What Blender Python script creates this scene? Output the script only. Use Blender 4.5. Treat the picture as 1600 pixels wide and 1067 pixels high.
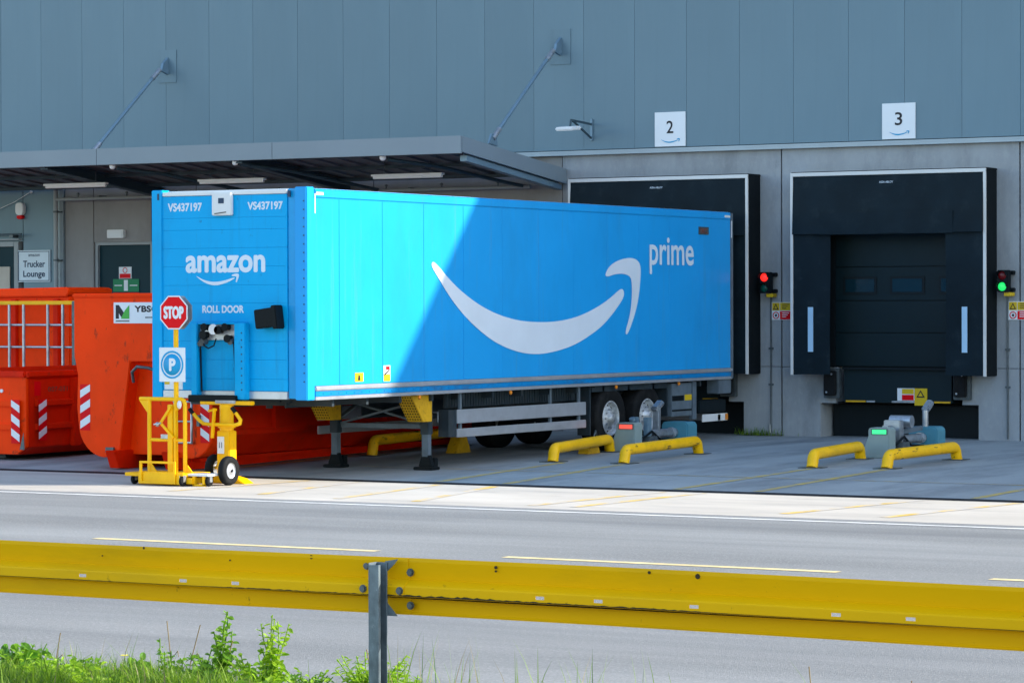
import bpy, bmesh, math, random
from mathutils import Vector, Matrix
random.seed(7)
scene = bpy.context.scene
for o in list(bpy.data.objects): bpy.data.objects.remove(o)
col = scene.collection
R = math.radians

# ------------------------------------------------------------------ camera
yaw, pit, rol = R(30.016), R(-0.684), R(-0.1714)
fw = Vector((-math.sin(yaw)*math.cos(pit), math.cos(yaw)*math.cos(pit), math.sin(pit)))
rt = Vector((math.cos(yaw), math.sin(yaw), 0)); up = rt.cross(fw)
r2 = rt*math.cos(rol) + up*math.sin(rol); u2 = up*math.cos(rol) - rt*math.sin(rol)
cam = bpy.data.cameras.new('camera'); co = bpy.data.objects.new('camera', cam); col.objects.link(co)
cam.sensor_width = 36; cam.lens = 4688.6/1600*36; cam.clip_start = .5; cam.clip_end = 3000
M4 = Matrix.Identity(4)
for i in range(3):
    M4[i][0], M4[i][1], M4[i][2] = r2[i], u2[i], -fw[i]
M4[0][3], M4[1][3], M4[2][3] = 23.401, -48.394, 2.353
co.matrix_world = M4
scene.camera = co
# ------------------------------------------------------------------ sky and sun
sd = Vector((1.95, 1.0, 1.157)).normalized()          # towards the sun
elev = math.asin(sd.z); az = math.atan2(sd.x, sd.y)
w = bpy.data.worlds.new('World'); scene.world = w; w.use_nodes = True
nt = w.node_tree; bg = nt.nodes['Background']
sky = nt.nodes.new('ShaderNodeTexSky'); sky.sky_type = 'NISHITA'; sky.sun_disc = False
sky.sun_elevation = elev; sky.sun_rotation = az; sky.air_density = 1.0; sky.dust_density = .8; sky.ozone_density = .3
nt.links.new(sky.outputs[0], bg.inputs[0]); bg.inputs[1].default_value = .15
sl = bpy.data.lights.new('sun', 'SUN'); sl.energy = 3.0; sl.angle = R(.5); sl.color = (1, .93, .82)
so = bpy.data.objects.new('sun', sl); col.objects.link(so); so.location = (60, 10, 60)
so.rotation_euler = (-sd).to_track_quat('-Z', 'Y').to_euler()
vs = scene.view_settings; vs.view_transform = 'Standard'; vs.look = 'None'; vs.gamma = 1; vs.exposure = 1.6
vs.use_curve_mapping = False
scene.render.engine = 'CYCLES'

# ------------------------------------------------------------------ helpers
def lin(h):
    v = [int(h[i:i+2], 16)/255 for i in (0, 2, 4)]
    return tuple(x/12.92 if x <= .04045 else ((x+.055)/1.055)**2.4 for x in v)
MATS = {}
def pm(name, c, rough=.5, metal=0.0, var=.12, vs=1.5, stretch=(1, 1, 1), bump=0., bs=60., dirt=None, spec=.3, coat=0., rv=.08, randobj=0., world=False):
    """principled paint with mottled colour, optional dirt = (colour, amount, scale, sharpness, stretch)"""
    m = bpy.data.materials.new(name); m.use_nodes = True; n = m.node_tree.nodes; L = m.node_tree.links
    b = n['Principled BSDF']; b.inputs['Metallic'].default_value = metal
    b.inputs['Specular IOR Level'].default_value = spec; b.inputs['Coat Weight'].default_value = coat
    b.inputs['Coat Roughness'].default_value = .15
    tc = n.new('ShaderNodeTexCoord')
    if world:
        g = n.new('ShaderNodeNewGeometry'); src = g.outputs['Position']
    else: src = tc.outputs['Object']
    def mapped(s):
        mp = n.new('ShaderNodeMapping'); mp.inputs['Scale'].default_value = s; L.new(src, mp.inputs[0]); return mp.outputs[0]
    def noise(scale, detail, s, rough_=.6):
        t = n.new('ShaderNodeTexNoise'); t.inputs['Scale'].default_value = scale; t.inputs['Detail'].default_value = detail
        t.inputs['Roughness'].default_value = rough_; L.new(mapped(s), t.inputs['Vector']); return t.outputs['Fac']
    f = noise(vs, 6, stretch)
    mr = n.new('ShaderNodeMapRange'); mr.inputs['From Min'].default_value = .3; mr.inputs['From Max'].default_value = .7
    mr.inputs['To Min'].default_value = 1-var; mr.inputs['To Max'].default_value = 1+var; L.new(f, mr.inputs['Value'])
    mx = n.new('ShaderNodeMix'); mx.data_type = 'RGBA'; mx.blend_type = 'MULTIPLY'; mx.inputs['Factor'].default_value = 1
    mx.inputs['A'].default_value = (*c, 1); L.new(mr.outputs[0], mx.inputs['B']); out = mx.outputs['Result']
    if randobj:
        oi = n.new('ShaderNodeObjectInfo'); m2 = n.new('ShaderNodeMapRange'); L.new(oi.outputs['Random'], m2.inputs['Value'])
        m2.inputs['To Min'].default_value = 1-randobj; m2.inputs['To Max'].default_value = 1+randobj
        x2 = n.new('ShaderNodeMix'); x2.data_type = 'RGBA'; x2.blend_type = 'MULTIPLY'; x2.inputs['Factor'].default_value = 1
        L.new(out, x2.inputs['A']); L.new(m2.outputs[0], x2.inputs['B']); out = x2.outputs['Result']
    for d in (dirt or []):
        dc, amt, dsc, lo, hi, dst = d
        df = noise(dsc, 8, dst, .68)
        rm = n.new('ShaderNodeMapRange'); rm.inputs['From Min'].default_value = lo; rm.inputs['From Max'].default_value = hi
        rm.inputs['To Max'].default_value = amt; L.new(df, rm.inputs['Value'])
        x3 = n.new('ShaderNodeMix'); x3.data_type = 'RGBA'; L.new(rm.outputs[0], x3.inputs['Factor'])
        L.new(out, x3.inputs['A']); x3.inputs['B'].default_value = (*dc, 1); out = x3.outputs['Result']
    L.new(out, b.inputs['Base Color'])
    r_ = n.new('ShaderNodeMapRange'); r_.inputs['To Min'].default_value = max(.03, rough-rv); r_.inputs['To Max'].default_value = min(1, rough+rv)
    L.new(noise(vs*2.3, 3, stretch), r_.inputs['Value']); L.new(r_.outputs[0], b.inputs['Roughness'])
    if bump:
        bn = n.new('ShaderNodeBump'); bn.inputs['Strength'].default_value = bump; bn.inputs['Distance'].default_value = .02
        L.new(noise(bs, 4, (1, 1, 1)), bn.inputs['Height']); L.new(bn.outputs[0], b.inputs['Normal'])
    MATS[name] = m; return m
def emis(name, c, s, base=(0.02, .02, .02)):
    m = bpy.data.materials.new(name); m.use_nodes = True; b = m.node_tree.nodes['Principled BSDF']
    b.inputs['Base Color'].default_value = (*base, 1); b.inputs['Emission Color'].default_value = (*c, 1)
    b.inputs['Emission Strength'].default_value = s; b.inputs['Roughness'].default_value = .3; MATS[name] = m; return m

class MB:
    def __init__(s): s.v = []; s.f = []; s.sm = []
    def add(s, vs, fs, smooth=False):
        o = len(s.v); s.v += [tuple(v) for v in vs]; s.f += [tuple(i+o for i in f) for f in fs]; s.sm += [smooth]*len(fs); return s
    def box(s, x0, x1, y0, y1, z0, z1):
        v = [(x, y, z) for z in (z0, z1) for x, y in ((x0, y0), (x1, y0), (x1, y1), (x0, y1))]
        return s.add(v, [(3, 2, 1, 0), (4, 5, 6, 7), (0, 1, 5, 4), (1, 2, 6, 5), (2, 3, 7, 6), (3, 0, 4, 7)])
    def obox(s, c, size, rot):                       # rot: Matrix 3x3
        c = Vector(c); h = Vector(size)/2
        v = [c + rot @ Vector((x*h.x, y*h.y, z*h.z)) for z in (-1, 1) for x, y in ((-1, -1), (1, -1), (1, 1), (-1, 1))]
        return s.add(v, [(3, 2, 1, 0), (4, 5, 6, 7), (0, 1, 5, 4), (1, 2, 6, 5), (2, 3, 7, 6), (3, 0, 4, 7)])
    def bar(s, a, b, wx, wy):                        # square bar a -> b
        a = Vector(a); b = Vector(b); d = (b-a)
        return s.obox((a+b)/2, (wx, wy, d.length), d.to_track_quat('Z', 'Y').to_matrix())
    def cyl(s, a, b, r, n=16, r2=None, caps=True):
        a = Vector(a); b = Vector(b); r2 = r if r2 is None else r2
        q = (b-a).to_track_quat('Z', 'Y').to_matrix(); v = []
        for p, rr in ((a, r), (b, r2)):
            v += [p + q @ Vector((math.cos(t)*rr, math.sin(t)*rr, 0)) for t in [2*math.pi*i/n for i in range(n)]]
        s.add(v, [(i, (i+1) % n, n+(i+1) % n, n+i) for i in range(n)], True)
        if caps: s.add(v, [tuple(range(n-1, -1, -1)), tuple(range(n, 2*n))])
        return s
    def tube(s, pts, r, n=10, caps=True):
        P = [Vector(p) for p in pts]; rings = []; prev = None
        for i, p in enumerate(P):
            d = ((P[min(i+1, len(P)-1)]-p).normalized() + (p-P[max(i-1, 0)]).normalized()).normalized()
            if prev is None:
                a = Vector((0, 0, 1)) if abs(d.z) < .9 else Vector((1, 0, 0)); e1 = d.cross(a).normalized()
            else: e1 = (prev - d*prev.dot(d)).normalized()
            prev = e1; e2 = d.cross(e1)
            k = 1.0
            if 0 < i < len(P)-1:
                c = (P[i+1]-p).normalized().dot((p-P[i-1]).normalized()); k = 1/max(.5, math.sqrt((1+c)/2))
            rings.append([p + (e1*math.cos(t)+e2*math.sin(t))*r*(k if True else 1) for t in [2*math.pi*j/n for j in range(n)]])
        v = [x for g in rings for x in g]; f = []
        for i in range(len(P)-1):
            f += [(i*n+j, i*n+(j+1) % n, (i+1)*n+(j+1) % n, (i+1)*n+j) for j in range(n)]
        s.add(v, f, True)
        if caps: s.add(rings[0], [tuple(range(n-1, -1, -1))]); s.add(rings[-1], [tuple(range(n))])
        return s
    def prism(s, poly, fn, a, b):                    # poly in (u,v); fn(u,v,t) -> xyz, extruded t=a..b
        n = len(poly); v = [fn(p[0], p[1], a) for p in poly] + [fn(p[0], p[1], b) for p in poly]
        return s.add(v, [tuple(range(n)), tuple(range(2*n-1, n-1, -1))] + [(i, n+i, n+(i+1) % n, (i+1) % n) for i in range(n)])
    def lathe(s, prof, c, axis='X', n=28):           # prof: (r, h) along axis
        c = Vector(c); v = []
        for r, h in prof:
            for i in range(n):
                t = 2*math.pi*i/n
                p = {'X': (h, r*math.cos(t), r*math.sin(t)), 'Y': (r*math.cos(t), h, r*math.sin(t)), 'Z': (r*math.cos(t), r*math.sin(t), h)}[axis]
                v.append(c+Vector(p))
        k = len(prof)
        return s.add(v, [(j*n+i, j*n+(i+1) % n, (j+1)*n+(i+1) % n, (j+1)*n+i) for j in range(k-1) for i in range(n)], True)
    def sphere(s, c, r, n=14, sc=(1, 1, 1)):
        k = n//2; prof = [(max(.0005, r*math.sin(math.pi*j/k)), -r*math.cos(math.pi*j/k)) for j in range(k+1)]
        o = len(s.v); s.lathe(prof, (0, 0, 0), 'Z', n)
        for i in range(o, len(s.v)): x = s.v[i]; s.v[i] = (c[0]+x[0]*sc[0], c[1]+x[1]*sc[1], c[2]+x[2]*sc[2])
        return s
    def mesh(s, name, bevel=0., off=(0, 0, 0), seg=2):
        me = bpy.data.meshes.new(name); me.from_pydata([(v[0]-off[0], v[1]-off[1], v[2]-off[2]) for v in s.v], [], s.f)
        bm = bmesh.new(); bm.from_mesh(me)
        for f, q in zip(bm.faces, s.sm): f.smooth = q
        bmesh.ops.recalc_face_normals(bm, faces=bm.faces)
        if bevel:
            E = [e for e in bm.edges if len(e.link_faces) == 2 and e.calc_face_angle(0) > .6]
            if E: bmesh.ops.bevel(bm, geom=E, offset=bevel, segments=seg, affect='EDGES', clamp_overlap=True)
        bm.to_mesh(me); bm.free(); return me
    def build(s, name, mat, parent=None, bevel=0., seg=2):
        me = s.mesh(name, bevel, root_loc(parent), seg); return link(name, me, mat, parent)
def root_loc(p):
    while p is not None and p.parent is not None: p = p.parent
    return tuple(p.location) if p is not None else (0, 0, 0)
def link(name, me, mat, parent=None):
    o = bpy.data.objects.new(name, me); col.objects.link(o); o.parent = parent
    if mat is not None:
        me.materials.clear(); me.materials.append(MATS[mat] if isinstance(mat, str) else mat)
    return o
def tag(o, label=None, cat=None, group=None, kind=None):
    for k, v in (('label', label), ('category', cat), ('group', group), ('kind', kind)):
        if v: o[k] = v
    return o
def thing(name, loc, label, cat, group=None):
    o = bpy.data.objects.new(name, None); o.empty_display_size = .2; col.objects.link(o); o.location = loc
    return tag(o, label, cat, group)
def kids(o): return [c for c in bpy.data.objects if c.parent == o]
def copy_tree(o, parent=None):
    c = o.copy(); col.objects.link(c)
    if parent is not None: c.parent = parent
    for k in kids(o): copy_tree(k, c)
    return c
def text_mesh(s, bold=0., spacing=1.0):
    cu = bpy.data.curves.new('t', 'FONT'); cu.body = s; cu.offset = bold; cu.space_character = spacing; cu.resolution_u = 4
    o = bpy.data.objects.new('t', cu); col.objects.link(o)
    dg = bpy.context.evaluated_depsgraph_get(); me = bpy.data.meshes.new_from_object(o.evaluated_get(dg))
    bpy.data.objects.remove(o); return me
def text(s, name, mat, parent, fn, u0, u1, v0, v1, bold=0., spacing=1.0, th=.003):
    """lettering stretched into the box u0..u1, v0..v1 of a surface; fn(u,v,t) -> xyz, t = height off the surface.
    bold (in letter heights) thickens the strokes with shifted layers, each a hair above the last"""
    me = text_mesh(s, 0, spacing); xs = [v.co.x for v in me.vertices]; ys = [v.co.y for v in me.vertices]
    ax, bx, ay, by = min(xs), max(xs), min(ys), max(ys); k = (v1-v0)/(by-ay); d = bold*(v1-v0)
    m = MB(); sh = [(0, 0)] if not bold else [(0, 0)]+[(d*math.cos(R(q)), d*math.sin(R(q))) for q in range(0, 360, 45)]
    for i, (du, dv) in enumerate(sh):
        t = .0008+.00025*i
        m.add([fn(u0+d+(v.co.x-ax)/(bx-ax)*(u1-u0-2*d)+du, v0+d+(v.co.y-ay)/(by-ay)*(v1-v0-2*d)+dv, t) for v in me.vertices], [tuple(p.vertices) for p in me.polygons])
    return m.build(name, mat, parent)
def chaikin(p, k=2):
    for _ in range(k):
        q = []
        for i in range(len(p)):
            a, b = p[i], p[(i+1) % len(p)]
            q += [(a[0]*.75+b[0]*.25, a[1]*.75+b[1]*.25), (a[0]*.25+b[0]*.75, a[1]*.25+b[1]*.75)]
        p = q
    return p
def arc(cx, cz, r, a0, a1, n=8): return [(cx+r*math.cos(R(a0+(a1-a0)*i/n)), cz+r*math.sin(R(a0+(a1-a0)*i/n))) for i in range(n+1)]
def gz(Y): return 0 if Y > .835 else (-.14 if Y < -12.4 else -.14*(.835-Y)/13.235)
XZ = lambda y, s=-1: (lambda u, v, t: (u, y+s*t, v))   # a surface facing -Y at depth y
YZ = lambda x, s=1: (lambda u, v, t: (x+s*t, u, v))    # a surface facing +X

# ------------------------------------------------------------------ materials
gr = lambda g: (g, g, g)
pm('asphalt', (.2, .206, .203), .88, var=.22, vs=.5, stretch=(.25, 1.2, 1), bump=.5, bs=90, world=True,
   dirt=[((.38, .38, .37), .6, 42, .5, .7, (1, .6, 1)), ((.09, .093, .095), .6, 50, .52, .7, (1, .6, 1)), ((.12, .126, .13), .6, .5, .47, .72, (.05, 1.5, 1)), ((.075, .08, .083), .55, 1.2, .64, .78, (.3, 1, 1)), ((.25, .25, .245), .4, .7, .55, .75, (.07, 1.3, 1))])
pm('apron_concrete', (.29, .31, .305), .8, var=.16, vs=.7, stretch=(1, .35, 1), bump=.2, bs=40, world=True,
   dirt=[((.12, .13, .14), .7, .9, .48, .7, (1, .25, 1)), ((.08, .085, .09), .5, 3.5, .62, .72, (1, .6, 1)), ((.38, .39, .39), .35, 14, .5, .75, (1, 1, 1))])
pm('strip_concrete', (.45, .415, .36), .8, var=.12, vs=.8, stretch=(.5, 1, 1), bump=.2, bs=40, world=True,
   dirt=[((.27, .255, .235), .6, 1.1, .48, .72, (.2, 1, 1)), ((.13, .125, .12), .5, 2.2, .6, .74, (.5, .8, 1)), ((.45, .33, .13), .4, 2.1, .6, .75, (.5, .6, 1))])
pm('soil', (.09, .08, .055), .95, var=.3, vs=2, bump=.6, bs=20, world=True)
pm('iron', (.018, .019, .021), .8, spec=.1)
pm('line_yellow', (.5, .36, .09), .75, var=.2, vs=3, world=True, dirt=[((.27, .28, .28), .8, 5, .44, .62, (1, 1, 1))])
pm('line_yellow_worn', (.6, .4, .08), .75, var=.2, vs=3, world=True, dirt=[((.45, .43, .4), .95, 3, .4, .56, (1, .5, 1))])
pm('line_road', (.62, .5, .25), .75, var=.15, vs=3, world=True, dirt=[((.2, .2, .2), .5, 9, .55, .7, (1, 1, 1))])
pm('line_white', (.62, .62, .6), .75, var=.15, vs=3, world=True, dirt=[((.2, .2, .2), .6, 6, .5, .7, (1, 1, 1))])
pm('cladding', (.128, .205, .25), .42, metal=.1, var=.06, vs=.6, stretch=(1, 1, .3), randobj=.035, bump=.05, bs=3, dirt=[((.1, .15, .185), .4, 1.5, .52, .78, (3, 1, .08)), ((.18, .24, .28), .3, 1.1, .55, .8, (1.5, 1, .2))])
pm('flashing', (.3, .36, .4), .4, metal=.3, var=.06)
pm('dark_gap', (.02, .025, .03), .8)
pm('wall_concrete', (.31, .33, .345), .85, var=.14, vs=1.1, stretch=(1, 1, .5), bump=.15, bs=30,
   dirt=[((.16, .17, .18), .6, 1.4, .48, .72, (1, 1, .3)), ((.12, .12, .12), .55, 2.6, .66, .76, (1.2, 1, 1)), ((.42, .43, .43), .4, 9, .5, .75, (1, 1, .6))])
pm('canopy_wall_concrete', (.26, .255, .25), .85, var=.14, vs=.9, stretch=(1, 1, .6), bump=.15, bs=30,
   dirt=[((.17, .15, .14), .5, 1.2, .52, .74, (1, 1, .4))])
pm('canopy_metal', (.2, .25, .285), .42, metal=.1, var=.05, vs=.5)
pm('canopy_beam', (.035, .065, .085), .5, var=.15)
pm('soffit', (.16, .16, .165), .6, var=.12, vs=.7)
pm('rod_blue', (.16, .25, .32), .4, metal=.3, var=.1)
pm('galvanised', (.4, .43, .46), .38, metal=.75, var=.2, vs=9, dirt=[((.2, .21, .22), .6, 6, .5, .7, (1, 1, .4))])
pm('galv_post', (.15, .19, .215), .5, metal=.5, var=.3, vs=10, dirt=[((.06, .075, .085), .7, 5, .48, .66, (1, 1, .3)), ((.4, .42, .44), .5, 40, .62, .7, (1, 1, 1))])
pm('alu', (.48, .51, .55), .35, metal=.55, var=.08, vs=4, dirt=[((.25, .27, .3), .5, 3, .5, .75, (1, .3, 1))])
pm('trailer_blue', (.012, .315, .715), .36, var=.04, vs=.8, spec=.2, bump=.12, bs=1.6, dirt=[((.02, .2, .42), .35, 1.3, .5, .8, (1, 1, .35)), ((.1, .22, .32), .35, 2.2, .56, .75, (1, 3, .12)), ((.03, .1, .2), .4, 14, .66, .78, (1, 1, .4))])
pm('trailer_blue_front', (.0, .36, .72), .4, var=.04, vs=.8, spec=.12, bump=.1, bs=2, dirt=[((.02, .2, .42), .45, 1.5, .5, .8, (1, 1, .5)), ((.02, .14, .28), .45, 2.5, .55, .75, (3, 1, .15)), ((.02, .06, .12), .6, 9, .63, .74, (1, 1, .5))])
pm('trailer_post', (.0, .3, .64), .35, var=.08, vs=2, dirt=[((.01, .04, .09), .7, 7, .6, .7, (1, 1, .35))])
pm('trailer_rail', (.0, .2, .5), .4, var=.12, vs=3, dirt=[((.05, .07, .1), .6, 5, .5, .7, (1, .3, 1))])
pm('print_white', (.62, .7, .78), .4, var=.04)
pm('white_paint', (.68, .7, .7), .45, var=.05)
pm('chassis', (.022, .035, .045), .5, var=.2, vs=3, dirt=[((.05, .05, .048), .5, 4, .5, .75, (1, 1, 1))])
pm('chassis_light', (.11, .145, .175), .5, var=.2, vs=3, dirt=[((.06, .065, .07), .5, 4, .5, .75, (1, 1, 1))])
pm('rubber', (.009, .01, .011), .75, spec=.15, var=.2, vs=8, dirt=[((.035, .034, .033), .5, 6, .52, .75, (1, 1, 1))])
pm('black_plastic', (.005, .008, .01), .5, spec=.12, var=.15)
pm('rim', (.55, .58, .6), .45, metal=.3, var=.25, vs=8, dirt=[((.1, .1, .1), .6, 7, .45, .65, (1, 1, 1))])
pm('leg_yellow', (.6, .34, .01), .5, var=.15, vs=8, dirt=[((.15, .08, .02), .7, 11, .56, .7, (1, 1, 1))])
pm('orange_paint', (.95, .05, .0), .5, var=.1, vs=1.2, spec=.1, bump=.45, bs=1.7, dirt=[((.72, .04, .0), .5, 1.6, .5, .75, (1, 1, .4)), ((.16, .03, .012), .8, 7, .6, .7, (1, 1, .5))])
pm('orange_paint_shaded', (.7, .016, .0), .5, var=.15, vs=1.4, spec=.1, bump=.45, bs=1.7, dirt=[((.28, .025, .008), .5, 1.6, .5, .75, (1, 1, .4)), ((.1, .035, .02), .7, 7, .63, .72, (1, 1, .5))])  # container orange with the shade of its sides put into the colour
pm('rusty_red', (.22, .06, .035), .8, var=.3, vs=5, dirt=[((.1, .06, .045), .7, 6, .45, .65, (1, 1, 1))])
pm('yellow_paint', (.88, .47, .0), .45, var=.1, vs=3, spec=.25, dirt=[((.35, .22, .02), .5, 6, .6, .75, (1, 1, 1))])
pm('barrier_yellow', (.88, .48, .0), .45, var=.1, vs=3, spec=.3, dirt=[((.3, .2, .01), .5, 5, .58, .75, (1, 1, 1))])
pm('barrier_scuffed', (.88, .48, .0), .45, var=.1, vs=3, spec=.3, dirt=[((.02, .02, .02), .9, 5.5, .59, .65, (2.2, .55, 2.2)), ((.3, .2, .01), .5, 5, .55, .75, (1, 1, 1))])
pm('rail_yellow', (.78, .43, .0), .5, var=.08, vs=1.2, spec=.12, stretch=(.3, 1, 1), bump=.05, bs=8, dirt=[((.3, .19, .012), .45, 1.3, .52, .78, (.3, 1, 2)), ((.1, .05, .01), .75, 14, .65, .73, (1, 1, .6)), ((.12, .045, .012), .8, 45, .69, .74, (1, 1, 1))])
pm('rail_grime', (.045, .032, .012), .8, var=.3, vs=20)
pm('shelter_fabric', (.005, .013, .019), .7, spec=.15, var=.25, vs=1.2, bump=.35, bs=3.5, dirt=[((.022, .035, .042), .6, 2.5, .55, .75, (1, 1, 1))])
pm('shelter_side', (.004, .007, .009), .7, spec=.15, var=.2, vs=2)
pm('shelter_edge', (.62, .62, .6), .6, var=.08)
pm('guide_stripe', (.38, .58, .75), .5, var=.06)
pm('dock_door', (.004, .015, .02), .5, spec=.2, var=.1, vs=.8)
pm('dock_frame', (.004, .009, .012), .5, spec=.2, var=.15)
pm('door_green', (.003, .03, .042), .5, spec=.15, var=.08)
pm('sign_white', (.72, .75, .77), .45, var=.03)
pm('sign_pale', (.62, .72, .78), .45, var=.04)
pm('ink_black', (.012, .014, .02), .5)
pm('ink_navy', (.02, .05, .1), .5)
pm('smile_blue', (.0, .3, .55), .5)
pm('sign_red', (.72, .0, .005), .5, spec=.15, var=.05)
pm('sign_yellow', (.62, .42, .01), .5, var=.05)
pm('sign_green', (.0, .2, .075), .5, var=.05)
pm('leaf_logo', (.06, .38, .05), .5)
pm('sign_blue', (.01, .32, .62), .45, var=.05)
pm('cabinet_green', (.25, .32, .31), .45, var=.08, vs=3)
pm('cover_blue', (.07, .24, .31), .4, var=.12, vs=3)
pm('pipe_grey', (.3, .33, .34), .5, var=.1)
pm('lamp_white', (.75, .77, .78), .4, var=.03)
pm('beige_panel', (.5, .45, .38), .6)
pm('amber', (.7, .22, .01), .3)
pm('steel_dark', (.1, .12, .13), .45, metal=.5, var=.3, vs=9)
pm('stalk', (.2, .15, .07), .8)
pm('flower', (.8, .7, .1), .6)
emis('red_lit', (1, .02, .012), .5); emis('green_lit', (.01, .6, .12), .5)
emis('display_red', (1, .12, .08), .3, (.4, .05, .04)); emis('display_green', (.05, .9, .3), .3, (.02, .4, .15))
pm('lens_green_off', (.0, .06, .04), .2); pm('lens_red_off', (.12, .004, .006), .2)
def glass():
    m = bpy.data.materials.new('glass'); m.use_nodes = True; b = m.node_tree.nodes['Principled BSDF']
    b.inputs['Base Color'].default_value = (.006, .025, .036, 1); b.inputs['Roughness'].default_value = .12; b.inputs['Specular IOR Level'].default_value = .3
    MATS['glass'] = m
glass()
def foliage(name, c1, c2):
    m = bpy.data.materials.new(name); m.use_nodes = True; n = m.node_tree.nodes; L = m.node_tree.links; b = n['Principled BSDF']
    g = n.new('ShaderNodeNewGeometry'); rmp = n.new('ShaderNodeMix'); rmp.data_type = 'RGBA'
    L.new(g.outputs['Random Per Island'], rmp.inputs['Factor']); rmp.inputs['A'].default_value = (*c1, 1); rmp.inputs['B'].default_value = (*c2, 1)
    L.new(rmp.outputs['Result'], b.inputs['Base Color']); b.inputs['Roughness'].default_value = .5
    t = n.new('ShaderNodeBsdfTranslucent'); L.new(rmp.outputs['Result'], t.inputs['Color']); ms = n.new('ShaderNodeMixShader'); ms.inputs[0].default_value = .55
    out = n['Material Output']; L.new(b.outputs[0], ms.inputs[1]); L.new(t.outputs[0], ms.inputs[2]); L.new(ms.outputs[0], out.inputs[0]); MATS[name] = m
foliage('grass_blade', (.05, .15, .008), (.3, .46, .03)); foliage('leaf_green', (.07, .22, .012), (.24, .44, .03)); foliage('leaf_lime', (.2, .4, .015), (.36, .55, .03))
foliage('straw', (.3, .24, .12), (.42, .36, .2))

# ================================================================== SETTING
def sheet(name, pts_yz, x0, x1, mat, nx=1):
    v = []; f = []; m = len(pts_yz)
    for i in range(nx+1):
        x = x0+(x1-x0)*i/nx; v += [(x, y, z) for y, z in pts_yz]
    for i in range(nx):
        for j in range(m-1): f.append((i*m+j, (i+1)*m+j, (i+1)*m+j+1, i*m+j+1))
    o = MB().add(v, f).build(name, mat); return tag(o, kind='structure')
sheet('ground', [(-700, -.3), (700, -.3)], -700, 700, 'soil')
sheet('dock_apron', [(-12.2, gz(-12.2)), (-8, gz(-8)), (-4, gz(-4)), (1.9, 0)], -160, 160, 'apron_concrete')
sheet('concrete_strip', [(-16.3, -.14), (-12.6, -.14)], -160, 160, 'strip_concrete')
sheet('road', [(-33.2, -.14), (-16.3, -.14)], -300, 300, 'asphalt')
vy = [(-60, .25), (-40, .22), (-36, .2), (-34.6, .15), (-34.0, .02), (-33.4, -.1), (-33.2, -.16)]
sheet('verge', vy, -200, 200, 'soil')
dr = MB().box(-160, 160, -12.6, -12.2, -.3, -.165).build('drain_channel', 'iron'); tag(dr, kind='structure')
MB().box(-160, 160, -12.6, -12.57, -.165, -.1385).box(-160, 160, -12.23, -12.2, -.165, -.1375).build('channel_edge', 'iron', dr)
for i in range(36):
    o = MB().box(0, .9, -12.565, -12.235, -.164, -.1395).build('drain_grate', 'iron', dr) if i == 0 else g0.copy()
    if i == 0: g0 = o
    else: col.objects.link(o)
    o.location = (-12+.92*i, 0, 0)
def line(name, x0, y0, x1, y1, wd, mat, parent=None, flat=None):
    d = Vector((x1-x0, y1-y0, 0)); n_ = Vector((-d.y, d.x, 0)).normalized()*wd/2; v = []
    for k in range(7):
        p = Vector((x0, y0, 0))+d*k/6; z = (gz(p.y) if flat is None else flat)+.004
        v += [(p.x+n_.x, p.y+n_.y, z), (p.x-n_.x, p.y-n_.y, z)]
    o = MB().add(v, [(2*k, 2*k+1, 2*k+3, 2*k+2) for k in range(6)]).build(name, mat); return tag(o, kind='structure')
for a in [(1.25, -12.15, .75, -7.6), (2.35, -12.15, 1.78, -7.4), (5.02, -12.15, 4.9, -7.5), (6.22, -12.15, 6.0, -7.2), (9.3, -12.15, 9.3, -6), (10.5, -12.15, 10.3, -6), (-3.3, -12.15, -3.3, -7.4)]:
    line('bay_line', *a, .13, 'line_yellow')
for a in [(2.0, -15.9, 1.6, -12.7), (3.2, -15.9, 2.5, -12.7), (4.9, -15.9, 5.1, -12.7), (5.5, -15.9, 5.7, -12.7), (8.3, -15.8, 8.8, -12.7), (9.6, -15.8, 10.1, -12.7), (-.9, -15.6, -.6, -12.7), (.6, -15.6, .2, -12.7)]:
    line('worn_bay_line', *a, .14, 'line_yellow_worn', flat=-.14)
line('cross_line', -2, -9.6, 22, -9.6, .06, 'line_yellow_worn')
line('edge_line', -150, -16.75, 150, -16.75, .13, 'line_white', flat=-.14)
for i in range(-9, 6):
    line('road_dash', 3.35+5.1*i, -22.67, 6.95+5.1*i, -22.67, .15, 'line_road', flat=-.14)

# ================================================================== WAREHOUSE
wh = thing('warehouse', (0, .835, 0), 'grey-blue metal-clad warehouse wall above a concrete dock wall', 'building')
H = 15.1; CL = 5.25; PW = 1.071; Y0 = .80
MB().box(-60, 80, 1.95, 40, 0, H-.1).build('inner_block', 'dark_gap', wh)
MB().box(-60, 80, .94, 1.96, CL+.02, H-.12).build('wall_core', 'dark_gap', wh)
proto = MB().box(-.5*PW+.002, .5*PW-.002, Y0, .93, CL, H).mesh('cladding_panel', .0028, tuple(wh.location), 1)
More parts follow.
